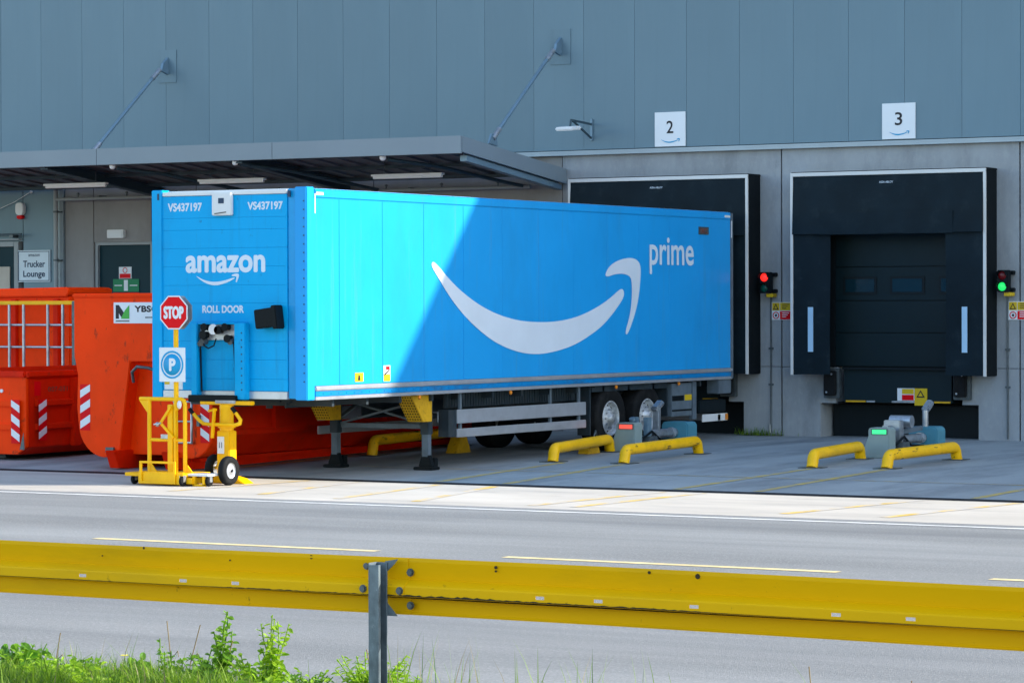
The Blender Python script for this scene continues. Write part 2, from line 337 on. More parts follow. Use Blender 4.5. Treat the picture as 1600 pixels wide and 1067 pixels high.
# one low micro-profile line per panel is carried by the material; the joints are real gaps
x = 5.11+.5*PW
xs = [5.11+.5*PW+PW*i for i in range(-21, 8)]
for i, xx in enumerate(xs):
    o = link('cladding_panel', proto, 'cladding', wh); o.location = (xx, 0, 0)
MB().box(-60, xs[0]-.5*PW-.006, Y0, .93, CL, H).build('cladding_run', 'cladding', wh)
MB().box(xs[-1]+.5*PW+.006, 80, Y0, .93, CL, H).build('cladding_run', 'cladding', wh)
MB().box(-60.1, 80.1, .74, 1.4, H, H+.12).build('roof_edge', 'flashing', wh, .01)
MB().box(-60, 80, 1.4, 40, H-.1, H+.02).build('roof', 'soffit', wh)
MB().box(-15.75, 80, .735, .93, CL-.055, CL-.015).box(-15.75, 80, .735, .75, CL-.10, CL-.055).build('drip_flashing', 'flashing', wh, .004)
MB().box(-60, 80, .81, .9, CL-.014, CL-.001).build('flashing_gap', 'dark_gap', wh)
# lower concrete
def bay(xc, mat='wall_concrete'):
    a, b = xc-2.255, xc+2.255; a += .012; b -= .012; m = MB(); yb = 1.4
    for s, e, i, z0, z1 in ((a, b, 1.5, -.02, .6), (a, b, 1.2, .6, 1.235), (a, b, 1.28, 1.245, 3.75)):
        m.box(s, xc-i, .835, yb, z0, z1).box(xc+i, e, .835, yb, z0, z1)
    m.box(a, b, .835, yb, 3.75, CL-.056)
    return m.build('concrete_panel', mat, wh)
DOCK = (-1.685, 2.83)
for xc in DOCK:
    bay(xc)
    MB().box(xc-1.5, xc+1.5, 1.6, 1.62, 0, .62).box(xc-1.5, xc-1.19, .9, 1.6, .58, .62).box(xc+1.19, xc+1.5, .9, 1.6, .58, .62).build('pit_wall', 'dark_gap', wh)
for k in range(2, 9):
    a = 2.83+4.515*k-4.515-2.255
    MB().box(a+.012, a+4.5, .835, 1.4, -.02, 1.235).box(a+.012, a+4.5, .835, 1.4, 1.245, CL-.056).build('concrete_panel', 'wall_concrete', wh)
MB().box(37, 80, .835, 1.4, -.02, CL-.056).build('concrete_run', 'wall_concrete', wh)
MB().box(-60, 80, 1.42, 1.95, 3.8, CL).box(-60, xc-6.2, 1.42, 1.95, 0, CL).build('back_wall', 'dark_gap', wh)
# plain concrete under the canopy, with a door opening
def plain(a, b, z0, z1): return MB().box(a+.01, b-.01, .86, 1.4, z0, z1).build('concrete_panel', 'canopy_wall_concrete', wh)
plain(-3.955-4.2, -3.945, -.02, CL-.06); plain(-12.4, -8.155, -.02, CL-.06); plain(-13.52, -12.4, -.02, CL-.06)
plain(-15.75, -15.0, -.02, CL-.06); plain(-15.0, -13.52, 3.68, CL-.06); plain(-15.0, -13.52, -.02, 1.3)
# personnel door under the canopy
d = MB().box(-14.93, -13.59, .97, 1.03, 1.3, 3.62).build('door', 'door_green', wh, .004)
MB().box(-15.0, -14.93, .9, 1.05, 1.3, 3.68).box(-13.59, -13.52, .9, 1.05, 1.3, 3.68).box(-14.93, -13.59, .9, 1.05, 3.62, 3.68).build('door_frame', 'pipe_grey', d, .004)
MB().cyl((-13.72, .95, 2.35), (-13.72, .9, 2.35), .02, 10).box(-13.86, -13.7, .88, .9, 2.335, 2.365).build('door_handle', 'galvanised', d)
# left section: cladding to the ground, lounge door
for i in range(8):
    xx = -15.75-PW*.5-PW*i
    if i == 1: zz = 3.72
    else: zz = .0
    o = MB().box(xx-.5*PW+.006, xx+.5*PW-.006, .82, .93, zz, CL-.02).build('cladding_panel', 'cladding', wh, .003)
d = MB().box(-17.92, -17.05, .88, .93, 1.3, 3.62).build('lounge_door', 'door_green', wh, .004)
MB().box(-17.05, -16.93, .79, .95, 1.3, 3.72).box(-18, -17.92, .79, .95, 1.3, 3.72).box(-17.92, -17.05, .79, .95, 3.62, 3.72).build('door_frame', 'pipe_grey', d, .006)
MB().box(-17.8, -17.22, .86, .885, 1.6, 3.2).build('door_panel', 'beige_panel', d, .004)
MB().box(-18.1, -16.85, .7, .83, 3.75, 3.78).build('drip_cap', 'pipe_grey', d)
MB().box(-15.98, -15.75, .8, .86, 0, CL-.02).build('corner_trim', 'flashing', wh, .005)

# raised landing in front of the doors (behind the containers)
pl_ = MB().box(-19, -12.6, -1.4, .80, -.05, 1.28).build('landing', 'wall_concrete', None, .01)
tag(pl_, 'raised concrete landing in front of the personnel doors', 'platform')

# ---------------- dock doors and levellers, parts of the warehouse
for di, xc in enumerate(DOCK):
    hz = [1.25, 1.85, 2.42, 3.02, 3.72]
    dd = MB().box(xc-1.3, xc+1.3, .99, 1.03, 1.24, 3.75).build('dock_door', 'dock_frame', wh)
    for k in range(4):
        se = MB()
        se.box(xc-1.28, xc+1.28, .945, .99, hz[k]+.006, hz[k+1]-.006)
        se.build('door_section', 'dock_door', dd, .008)
    for (a, b) in ((xc-1.1, xc-.45), (xc-.2, xc+.46), (xc+.72, xc+1.2)):
        MB().box(a, b, .93, .944, 2.53, 2.85).build('window_frame', 'dock_frame', dd, .005)
        MB().box(a+.05, b-.05, .922, .93, 2.575, 2.805).build('pane', 'glass', dd)
    lv = MB().box(xc-1.02, xc+1.02, .78, 1.35, .62, 1.2).build('dock_leveller', 'dock_door', wh, .006)
    MB().box(xc-1.02, xc+1.02, .70, .8, 1.2, 1.24).build('lip', 'dock_frame', lv, .006)
    for (a, b, mt) in ((xc-.98, xc-.6, 'leg_yellow'), (xc-.58, xc-.42, 'galvanised'), (xc-.1, xc+.38, 'galvanised'), (xc+.7, xc+1.0, 'leg_yellow')):
        MB().box(a, b, .765, .779, .475+.15, .505+.15).build('edge_marking', mt, lv)
    MB().box(xc-1.45, xc+1.45, 1.3, 1.58, 0, .56).build('pit_face', 'dock_frame', lv)
    for s in (-1, 1):
        bx_ = xc+s*1.23
        bp_ = MB().box(bx_-.15, bx_+.15, .70, .834, .69, 1.22).build('bumper_plate', 'steel_dark', wh, .01)
        MB().box(bx_-.11, bx_+.11, .60, .70, .74, 1.18).build('rubber_bumper', 'rubber', bp_, .015)
        MB().cyl((bx_-.05, .598, .80), (bx_-.05, .59, .80), .018, 10).cyl((bx_+.05, .598, 1.12), (bx_+.05, .59, 1.12), .018, 10).build('bolt', 'galvanised', bp_)

# ---------------- dock shelters
def shelter(xc, label):
    t = thing('dock_shelter', (xc, .3, 1.11), label, 'dock shelter', 'dock shelters on the concrete wall')
    hw = 1.84; z0, z1 = 1.11, 4.66
    for s in (-1, 1):
        fa, fb = sorted((xc+s*1.79, xc+s*1.2)); MB().box(fa, fb, .80, .834, 1.24, 3.75).build('dark_backing', 'shelter_side', t)  # dark panel added over the pier to blacken the gap behind the curtain
        xo = xc+s*hw; xi = xc+s*(hw-.05)
        MB().box(min(xo, xi), max(xo, xi), .335, .833, z0, z1).build('side_cover', 'shelter_side', t, .008)
        a, b = sorted((xc+s*(hw-.02), xc+s*1.09))
        # a slightly billowing curtain
        m = MB(); nx, nz = 6, 12; v = []
        for th in (0, .012):
            for j in range(nz+1):
                for i in range(nx+1):
                    u = a+(b-a)*i/nx; vz = z0+.01+(z1-.06-z0)*j/nz
                    inner = abs(u-xc-s*hw)/.75
                    v.append((u, .31+th+.035*inner*math.sin(vz*2.1+s+di_seed(xc))*.6+.03*inner, vz))
        n1 = (nx+1)*(nz+1)
        f = [(j*(nx+1)+i, j*(nx+1)+i+1, (j+1)*(nx+1)+i+1, (j+1)*(nx+1)+i) for j in range(nz) for i in range(nx)]
        m.add(v[:n1], f, True).add(v[n1:], [tuple(reversed(q)) for q in f], True)
        m.build('side_curtain', 'shelter_fabric', t)
        MB().box(min(xo, xi)-.002, max(xo, xi)+.0, .30, .332, z0, z1).build('edge_strip', 'shelter_edge', t, .004)
        gx = xc+s*1.45
        MB().box(gx-.05, gx+.05, .296, .302, 1.52, 2.31).build('guide_stripe', 'guide_stripe', t)
    MB().box(xc-hw-.005, xc+hw+.005, .335, .84, z1+.0, z1+.045).build('roof_cover', 'shelter_side', t, .01)
    MB().box(xc-hw, xc+hw, .298, .333, z1-.035, z1+.03).build('edge_strip', 'shelter_edge', t, .004)
    m = MB(); nx, nz = 14, 5; v = []
    for j in range(nz+1):
        for i in range(nx+1):
            u = xc-hw+.05+(2*hw-.1)*i/nx; vz = 3.6+(z1-.04-3.6)*j/nz
            v.append((u, .275+.02*(1-j/nz)*math.sin(i*1.1+xc)-.015*(1-j/nz)+.04*j/nz, vz))
    f = [(j*(nx+1)+i, j*(nx+1)+i+1, (j+1)*(nx+1)+i+1, (j+1)*(nx+1)+i) for j in range(nz) for i in range(nx)]
    m.add(v, f, True).add([(p[0], p[1]+.012, p[2]) for p in v], [tuple(reversed(q)) for q in f], True)
    m.build('head_curtain', 'shelter_fabric', t)
    MB().box(xc-1.25, xc+1.25, .255, .262, 3.585, 3.98).build('head_flap', 'shelter_fabric', t, .003)
    text('ASSA ABLOY', 'maker_print', 'print_white', t, XZ(.296), xc-.13, xc+.13, 4.475, 4.51, .01)
    return t
def di_seed(x): return x*.7
shelter(DOCK[0], 'black dock shelter behind the rear of the blue trailer, under sign 2')
shelter(DOCK[1], 'empty black dock shelter with two pale guide stripes, under sign 3')

# ---------------- canopy
ca = thing('canopy', (-9, -1, 4.9), 'grey metal canopy over the doors with sloping tie rods and dark beams', 'canopy')
XR, XL, YF = -3.84, -24, -3.02
sl_ = (4.9-5.35)/(.86-YF)
ztop = lambda y: 5.35+(y-YF)*sl_
def slab(x0, x1, y0, y1, d0, d1):                 # slab following the slope, d below the top
    v = [(x, y, ztop(y)-d) for d in (d1, d0) for x, y in ((x0, y0), (x1, y0), (x1, y1), (x0, y1))]
    return v, [(3, 2, 1, 0), (4, 5, 6, 7), (0, 1, 5, 4), (1, 2, 6, 5), (2, 3, 7, 6), (3, 0, 4, 7)]
n_f = 5; fl = (XR-XL)/n_f
for i in range(n_f): MB().add(*slab(XL+fl*i+.003, XL+fl*(i+1)-.003, YF, YF+.04, 0, .31)).build('fascia', 'canopy_metal', ca, .004)
MB().add(*slab(XR-.04, XR+.001, YF+.045, .83, 0, .28)).build('end_fascia', 'canopy_metal', ca, .004)
MB().add(*slab(XL, XR-.045, YF+.045, .74, .06, .10)).build('roof_sheet', 'soffit', ca)
for i in range(40):
    xx = XL+.25+.5*i
    MB().add(*slab(xx-.06, xx+.06, YF+.05, .72, .101, .14)).build('roof_rib', 'soffit', ca)
MB().add(*slab(XR-.2, XR-.06, YF+.3, .74, .30, .40)).add(*slab(XR-.14, XR-.12, YF+.3, .74, .15, .30)).build('end_beam', 'rod_blue', ca, .003)
for bx_ in (-13.25, -8.7):
    MB().add(*slab(bx_-.09, bx_+.09, YF+.1, .85, .32, .345)).add(*slab(bx_-.015, bx_+.015, YF+.1, .85, .15, .32)).add(*slab(bx_-.09, bx_+.09, YF+.1, .85, .14, .16)).build('main_beam', 'canopy_beam', ca)
for py in (-2.3, -1.0, .3):
    MB().add(*slab(XL, XR-.21, py-.04, py+.04, .145, .2)).build('purlin', 'canopy_beam', ca)
for (ax, ay, az_, wx, wz) in ((-4.0, -1.68, 5.33, -3.95, 7.18), (-13.1, -1.65, 5.33, -13.05, 7.2)):
    a = Vector((ax, ay, az_)); b = Vector((wx, .62, wz)); dd = (b-a).normalized()
    rd = MB().tube([a+dd*.15, b-dd*.2], .035, 12).build('tie_rod', 'rod_blue', ca)
    MB().cyl(b-dd*.42, b-dd*.12, .05, 12).build('turnbuckle', 'galvanised', rd); MB().cyl(a+dd*.05, a+dd*.35, .05, 12).build('turnbuckle', 'galvanised', rd)
    MB().prism([(.80, wz-.16), (.80, wz+.2), (.62, wz+.06), (.56, wz-.1)], lambda u, v, t: (wx+t, u, v), -.03, .03).build('wall_bracket', 'rod_blue', rd, .004)
    MB().box(wx-.22, wx+.22, .786, .799, wz-.32, wz+.34).build('wall_plate', 'cladding', rd, .003)
    MB().prism([(ay-.12, az_-.06), (ay+.2, az_-.1), (ay+.15, az_+.12), (ay-.02, az_+.12)], lambda u, v, t: (ax+t, u, v), -.02, .02).build('canopy_lug', 'rod_blue', rd, .004)

# lights, pipes and small things under the canopy
for (xc, lb) in ((-13.6, 'long white tube light under the canopy, left of the blue trailer'), (-9.85, 'long white tube light under the canopy, above the front of the trailer'), (-5.9, 'long white tube light under the canopy, nearest the dock shelters')):
    t = thing('tube_light', (xc, -1.5, 4.78), lb, 'light', 'tube lights under the canopy')
    MB().box(xc-.77, xc+.77, -1.56, -1.44, 4.745, 4.785).build('housing', 'lamp_white', t, .008)
    MB().cyl((xc-.74, -1.5, 4.725), (xc+.74, -1.5, 4.725), .03, 12).build('diffuser', 'lamp_white', t)
    for s in (-.5, .5): MB().cyl((xc+s, -1.5, 4.785), (xc+s, -1.5, 5.02), .006, 6).build('hanger', 'steel_dark', t)
for xc, lb in ((-11.63, 'left'), (-8.79, 'middle'), (-5.56, 'right')):
    t = thing('dome_camera', (xc, -2.88, 5.0), {'left': 'leftmost small white dome fitting under the canopy edge', 'middle': 'small white dome fitting under the canopy edge above the trailer front', 'right': 'small white dome fitting under the canopy edge nearest the docks'}[lb], 'dome light', 'dome fittings under the canopy edge')
    MB().cyl((xc, -2.88, 5.06), (xc, -2.88, 5.0), .06, 14).build('base', 'lamp_white', t)
    MB().sphere((xc, -2.88, 5.0), .058, 14, (1, 1, .8)).build('dome', 'lamp_white', t)
    MB().tube([(xc+.05, -2.8, 4.98), (xc+.55, -1.9, 4.88), (xc+.75, -.9, 4.75), (xc+.9, .3, 4.62), (xc+.9, .6, 4.60)], .035, 8).build('arm_pipe', 'canopy_beam', t)
sp = thing('sprinkler_pipe', (-10, .6, 4.58), 'thin grey pipe with upright fittings running along the wall under the canopy', 'pipe')
MB().tube([(-15.75, .6, 4.57), (-4.5, .6, 4.585)], .035, 10).build('pipe', 'pipe_grey', sp)
for i in range(9):
    xx = -15.2+1.25*i
    MB().cyl((xx, .6, 4.59), (xx, .6, 4.7), .014, 8).cyl((xx, .6, 4.66), (xx, .6, 4.69), .03, 8).build('sprinkler_head', 'steel_dark', sp)
    if i % 2 == 0: MB().box(xx+.5, xx+.54, .6, .86, 4.6, 4.63).build('clamp', 'steel_dark', sp)
dp = thing('downpipe', (-15.86, .74, 0), 'light grey vertical downpipe beside the corner left of the trailer', 'pipe')
MB().cyl((-15.86, .7, 0), (-15.86, .7, 4.9), .05, 14).build('pipe', 'pipe_grey', dp)
for zz in (2.3, 3.3, 4.3): MB().cyl((-15.86, .7, zz), (-15.86, .7, zz+.04), .062, 14).box(-15.96, -15.76, .74, .80, zz+.005, zz+.03).build('clamp', 'steel_dark', dp)
# wall fittings at left
si = thing('alarm_siren', (-16.85, .8, 4.3), 'white alarm siren with a red base on the grey wall', 'alarm')
MB().prism(chaikin([(-16.95, 4.27), (-16.96, 4.45), (-16.93, 4.53), (-16.77, 4.53), (-16.74, 4.45), (-16.75, 4.27)], 2), XZ(.819), 0, .1).build('cover', 'lamp_white', si, .01)
MB().prism(chaikin([(-16.94, 4.265), (-16.92, 4.2), (-16.85, 4.18), (-16.78, 4.2), (-16.76, 4.265)], 2), XZ(.819), 0, .09).build('strobe', 'sign_red', si, .01)
cl_ = thing('door_closer_arm', (-17.1, .8, 3.72), 'thin dark door closer arm on the wall above the lounge door', 'light')
MB().box(-17.9, -16.72, .62, .66, 3.86, 3.89).build('bar', 'canopy_beam', cl_, .005)  # door closer arm, gives no light
MB().box(-17.05, -16.95, .64, .82, 3.8, 3.86).build('bracket', 'steel_dark', cl_, .005)
wc = thing('wall_hook', (-16.55, .8, 4.6), 'small white hook holding a thin cable on the grey wall', 'cable')
MB().sphere((-16.58, .79, 4.75), .035, 10).build('knob', 'lamp_white', wc); MB().tube([(-16.58, .77, 4.75), (-17, .77, 4.55), (-17.6, .77, 4.35)], .008, 6).build('cable', 'lamp_white', wc)
ts = thing('lounge_sign', (-16.52, .8, 2.9), 'pale sign reading Trucker Lounge in dark letters', 'sign')
MB().box(-16.95, -16.09, .79, .818, 2.875, 3.535).build('board', 'sign_pale', ts, .004)
b_ = .015
MB().box(-16.93, -16.11, .786, .79, 3.5, 3.515).box(-16.93, -16.11, .786, .79, 2.895, 2.91).box(-16.93, -16.915, .786, .79, 2.91, 3.5).box(-16.125, -16.11, .786, .79, 2.91, 3.5).build('border', 'ink_navy', ts)
text('Trucker', 'lettering', 'ink_navy', ts, XZ(.789), -16.8, -16.22, 3.18, 3.32, .03); text('Lounge', 'lettering', 'ink_navy', ts, XZ(.789), -16.8, -16.22, 2.94, 3.11, .03)
text('amazon', 'lettering', 'ink_navy', ts, XZ(.789), -16.66, -16.36, 3.405, 3.455, .012)
ex = thing('exit_light', (-14.38, .84, 3.76), 'small white emergency light box above the dark door', 'light')
MB().box(-14.59, -14.17, .76, .858, 3.76, 3.93).build('housing', 'lamp_white', ex, .01); MB().box(-14.56, -14.2, .754, .76, 3.79, 3.9).build('diffuser', 'sign_white', ex, .004)
s1 = thing('prohibition_notice', (-14.27, .96, 2.9), 'small white notice with a red band on the dark door', 'sign')
MB().box(-14.43, -14.11, .955, .969, 2.93, 3.17).build('board', 'sign_white', s1); MB().box(-14.41, -14.13, .950, .954, 2.94, 3.03).build('band', 'sign_red', s1)
MB().lathe([(.045, 0), (.058, 0), (.058, -.003), (.045, -.003), (.045, 0)], (-14.27, .952, 3.1), 'Y', 20).build('ring', 'sign_red', s1)
s2 = thing('exit_notice', (-14.25, .96, 2.5), 'green exit notice above a red strip on the dark door', 'sign')
MB().box(-14.58, -13.92, .955, .969, 2.66, 2.92).build('board', 'sign_green', s2); MB().box(-14.58, -13.92, .955, .969, 2.5, 2.645).build('red_strip', 'sign_red', s2)
MB().box(-14.3, -14.2, .950, .954, 2.68, 2.9).box(-14.54, -14.35, .950, .954, 2.78, 2.8).box(-14.15, -13.96, .950, .954, 2.78, 2.8).build('symbol', 'sign_white', s2)

# ---------------- dock number signs, lamp, traffic lights
SM = [(-1.9, 2.80), (-1.76, 2.73), (-1.57, 2.70), (-1.37, 2.73), (-1.24, 2.77), (-1.215, 2.755), (-1.37, 2.69), (-1.56, 2.65), (-1.73, 2.685), (-1.87, 2.77)]
AH = [(-1.28, 2.805), (-1.2, 2.825), (-1.15, 2.815), (-1.155, 2.77), (-1.19, 2.70), (-1.21, 2.70), (-1.19, 2.765), (-1.2, 2.785), (-1.27, 2.785)]
def smile(parent, mat, fn, u0, u1, v0, v1):
    for nm, pg in (('smile', SM), ('smile_arrow', AH)):
        q = [(u0+(p[0]+1.9)/.75*(u1-u0), v0+(p[1]-2.65)/.175*(v1-v0)) for p in chaikin(pg, 2)]
        MB().prism(q, fn, .0005, .004).build(nm, mat, parent)
for (x0, num, z0) in ((-1.96, '2', 5.262), (2.55, '3', 5.262)):
    t = thing('dock_number_sign', (x0+.315, .79, z0), 'square white sign with the number %s above the %s' % (num, 'trailer dock' if num == '2' else 'empty dock'), 'sign', 'dock number signs')
    MB().box(x0, x0+.63, .775, .799, z0, z0+.63).build('board', 'sign_white', t, .004)
    text(num, 'number', 'ink_black', t, XZ(.774), x0+.245, x0+.385, z0+.24, z0+.47, .015)
    smile(t, 'smile_blue', XZ(.774), x0+.13, x0+.52, z0+.06, z0+.145)
fl_ = thing('floodlight', (-3.3, .8, 5.6), 'small white floodlight on a dark bracket beside the canopy', 'light')
MB().box(-3.31, -3.26, .76, .799, 5.42, 5.82).build('wall_plate', 'rod_blue', fl_, .004)
MB().bar((-3.28, .77, 5.72), (-3.28, -.02, 5.76), .035, .035).bar((-3.28, .77, 5.46), (-3.28, .05, 5.75), .03, .03).build('bracket', 'canopy_beam', fl_)
MB().obox((-3.28, -.12, 5.6), (.36, .38, .07), Matrix.Rotation(R(6), 3, 'X')).build('lamp_head', 'lamp_white', fl_, .02)
MB().cyl((-3.28, -.05, 5.64), (-3.28, -.02, 5.76), .02, 10).build('pivot', 'canopy_beam', fl_)
def traffic(xc, red):
    t = thing('dock_signal', (xc, .8, 2.6), 'small signal light on the dock wall showing %s' % ('red, beside the trailer dock' if red else 'green, right of the empty dock'), 'signal light', 'dock signal lights')
    MB().box(xc-.1, xc+.1, .55, .72, 2.56, 2.94).build('housing', 'black_plastic', t, .015)
    for bz in (2.86, 2.565): MB().box(xc-.03, xc+.14, .72, .834, bz, bz+.07).build('bracket', 'black_plastic', t, .01)
    MB().box(xc+.0, xc+.14, .62, .8, 2.49, 2.555).build('cable_gland', 'sign_yellow', t, .01)
    for zz, on, mt in ((2.845, red, 'red_lit' if red else 'lens_red_off'), (2.655, not red, 'green_lit' if not red else 'lens_green_off')):
        MB().sphere((xc, .548, zz), .075, 16, (1, .45, 1)).build('lens', mt, t)
        v = [(xc+.088*math.cos(R(a)), y, zz+.088*math.sin(R(a))) for y in (.55, .48) for a in range(0, 181, 15)]
        MB().add(v, [(i, i+1, 14+i, 13+i) for i in range(12)], True).build('visor', 'black_plastic', t)
traffic(.36, True); traffic(4.87, False)
def warn(x0, label):
    t = thing('dock_warning_sign', (x0+.2, .83, 2.08), label, 'sign', 'warning signs on the dock wall')
    MB().box(x0, x0+.40, .815, .834, 2.08, 2.40).build('board', 'sign_white', t, .003)
    MB().box(x0+.17, x0+.385, .811, .815, 2.25, 2.39).box(x0+.015, x0+.16, .811, .815, 2.25, 2.39).build('yellow_panel', 'sign_yellow', t)
    MB().box(x0+.17, x0+.385, .811, .815, 2.09, 2.235).build('red_panel', 'sign_red', t)
    MB().prism([(x0+.03, 2.265), (x0+.145, 2.265), (x0+.0875, 2.375)], XZ(.8105), 0, .003).build('triangle', 'ink_black', t)
    MB().prism([(x0+.055, 2.28), (x0+.12, 2.28), (x0+.0875, 2.345)], XZ(.807), 0, .002).build('triangle_inner', 'sign_yellow', t)
    MB().lathe([(.048, 0), (.064, 0), (.064, -.003), (.048, -.003), (.048, 0)], (x0+.0875, .813, 2.163), 'Y', 22).build('ring', 'sign_red', t)
    MB().prism(chaikin([(x0+.065, 2.14), (x0+.11, 2.14), (x0+.105, 2.19), (x0+.075, 2.185)], 1), XZ(.8135), 0, .003).build('figure', 'ink_black', t)
    for k in range(3): MB().box(x0+.21, x0+.35-.03*k, .8075, .811, 2.355-.035*k, 2.368-.035*k).build('print_line', 'ink_black', t)
    for k in range(3): MB().box(x0+.21, x0+.35-.03*k, .8075, .811, 2.2-.035*k, 2.213-.035*k).build('print_line', 'sign_white', t)
warn(.38, 'yellow and red warning sign partly hidden by the empty dock shelter'); warn(4.88, 'yellow and red warning sign at the right edge below the green signal')
lw = thing('leveller_notices', (3.1, .77, .55), 'pair of small hazard notices on the dark leveller plate under the empty dock', 'sign')
MB().box(2.84, 3.16, .76, .778, .66, .88).build('notice', 'sign_white', lw); MB().box(2.93, 3.15, .755, .76, .78, .87).build('yellow_panel', 'sign_yellow', lw); MB().box(2.93, 3.15, .755, .76, .67, .765).build('red_panel', 'sign_red', lw)
MB().box(3.165, 3.4, .76, .778, .58, .88).build('notice', 'sign_yellow', lw); MB().prism([(3.2, .72), (3.36, .72), (3.28, .85)], XZ(.759), 0, .003).build('triangle', 'ink_black', lw); MB().prism([(3.235, .74), (3.325, .74), (3.28, .815)], XZ(.7555), 0, .002).build('triangle_inner', 'sign_yellow', lw)
for xc, lb in ((.37, 'thin dark conduit running down the concrete pier below the red signal'), (4.87, 'thin dark conduit running down the concrete below the green signal')):
    t = thing('conduit', (xc, .82, 0), lb, 'conduit', 'conduits on the dock wall')
    MB().cyl((xc, .815, .02), (xc, .815, 2.5), .016, 8).build('pipe', 'steel_dark', t)
    for zz in (.9, 1.55): MB().box(xc-.04, xc+.04, .79, .834, zz, zz+.035).build('clamp', 'steel_dark', t)
cb = thing('corner_angle', (-.2, .8, .02), 'thin steel cable tray at the foot of the concrete pier between the docks', 'cable tray')
MB().box(-.15, .6, .77, .83, .02, .05).build('tray', 'galvanised', cb); MB().cyl((.35, .8, .05), (.35, .8, .2), .015, 8).build('elbow', 'galvanised', cb)

# ================================================================== TRAILER
TW, TL, ZB, ZT = 2.66, 13.6, 1.06, 4.0
tr = thing('semi_trailer', (-1.33, -6.8, 0), 'bright blue box semi-trailer with white smile logo backed onto the dock', 'trailer')
MB().box(-TW+.04, -.04, -TL+.05, -.02, 1.1, 3.95).build('box_core', 'trailer_blue', tr)
seams = [-13.42]+[-12.72+1.14*i for i in range(11)]+[-.06]
for i in range(len(seams)-1):
    MB().box(-.045, -.004, seams[i]+.004, seams[i+1]-.004, 1.235, 3.87).build('side_panel', 'trailer_blue', tr, .003, 1)
    if i > 0:
        wd = .055 if i in (1, 2, 3, 4) else .02
        MB().box(-.0035, .0015 if i < 5 else -.001, seams[i]-wd, seams[i]+wd, 1.24, 3.865).build('seam_strip', 'trailer_blue', tr, .001, 1)
MB().box(-TW, -TW+.045, -13.42, -.06, 1.235, 3.87).build('far_side_wall', 'trailer_blue', tr)
MB().box(-.05, .012, -13.40, -.1, 3.87, 3.985).build('top_rail', 'trailer_blue', tr, .012)
MB().box(-.05, .004, -13.40, -.1, 3.985, 4.0).build('roof_trim', 'trailer_blue', tr, .004)
MB().box(-TW+.01, -.05, -TL+.12, -.08, 3.95, 4.005).build('roof', 'white_paint', tr, .005)
MB().box(-.04, .02, -13.40, -.04, 1.165, 1.232).build('bump_rail', 'alu', tr, .012)
MB().box(-.05, .004, -13.40, -.04, 1.085, 1.163).build('lower_rail', 'trailer_rail', tr, .006)
MB().box(-.07, .010, -13.40, -.04, 1.035, 1.083).build('bottom_lip', 'alu', tr, .006)
m = MB()
for i in range(66): m.cyl((.003, -13.2+.2*i, 1.125), (.010, -13.2+.2*i, 1.125), .012, 8)
tag(m.build('rail_rivets', 'trailer_rail', tr), kind='stuff')
# corner posts
MB().box(-.19, .012, -TL-.02, -13.42, ZB-.02, 4.02).build('corner_post', 'trailer_blue', tr, .012)
MB().box(-.33, -.19, -TL+.02, -13.5, ZB, 4.0).build('post_inner', 'trailer_post', tr, .01)
MB().box(-TW-.01, -TW+.18, -TL-.02, -13.42, ZB-.02, 4.02).build('corner_post', 'trailer_blue_front', tr, .012)
MB().box(-.05, .012, -.095, .0, 1.04, 3.99).build('rear_post', 'chassis_light', tr, .01)
MB().box(-TW, -TW+.06, -.095, .0, 1.04, 3.99).build('rear_post', 'chassis_light', tr, .01)
m = MB()
for i in range(22): m.cyl((-.035, -TL-.02, 1.3+.12*i), (-.035, -TL-.026, 1.3+.12*i), .011, 8)
tag(m.build('post_rivets', 'ink_navy', tr), kind='stuff')
for (a, b, c, d) in ((-.30, -.265, 3.88, 3.97), (-TW+.1, -TW+.13, 3.88, 3.97)): MB().box(a, b, -TL-.026, -TL+.0, c, d).build('top_slot', 'ink_navy', tr)
# front boards
zs = [1.16, 1.33, 1.6, 1.86, 2.13, 2.4, 2.655, 2.92, 3.18, 3.44, 3.61, 3.925]
for i in range(len(zs)-1):
    MB().box(-TW+.18, -.33, -TL, -TL+.06, zs[i]+.0008, zs[i+1]-.0008).build('front_board', 'trailer_blue_front', tr, .0018, 1)
MB().box(-TW+.18, -.33, -TL-.01, -TL+.06, 3.93, 3.985).build('front_top_trim', 'white_paint', tr, .006)
MB().box(-TW+.18, -.33, -TL-.012, -TL+.06, 1.05, 1.155).build('front_sill', 'alu', tr, .006)
# white unit high on the front
bx = MB().box(-1.575, -1.24, -TL-.07, -TL, 3.64, 3.96).build('vent_box', 'white_paint', tr, .012)
MB().box(-1.455, -1.36, -TL-.074, -TL-.07, 3.81, 3.885).build('vent_window', 'ink_navy', bx)
MB().obox((-1.42, -TL-.074, 3.675), (.2, .006, .012), Matrix.Rotation(R(-6), 3, 'Y')).build('streak', 'ink_black', bx)
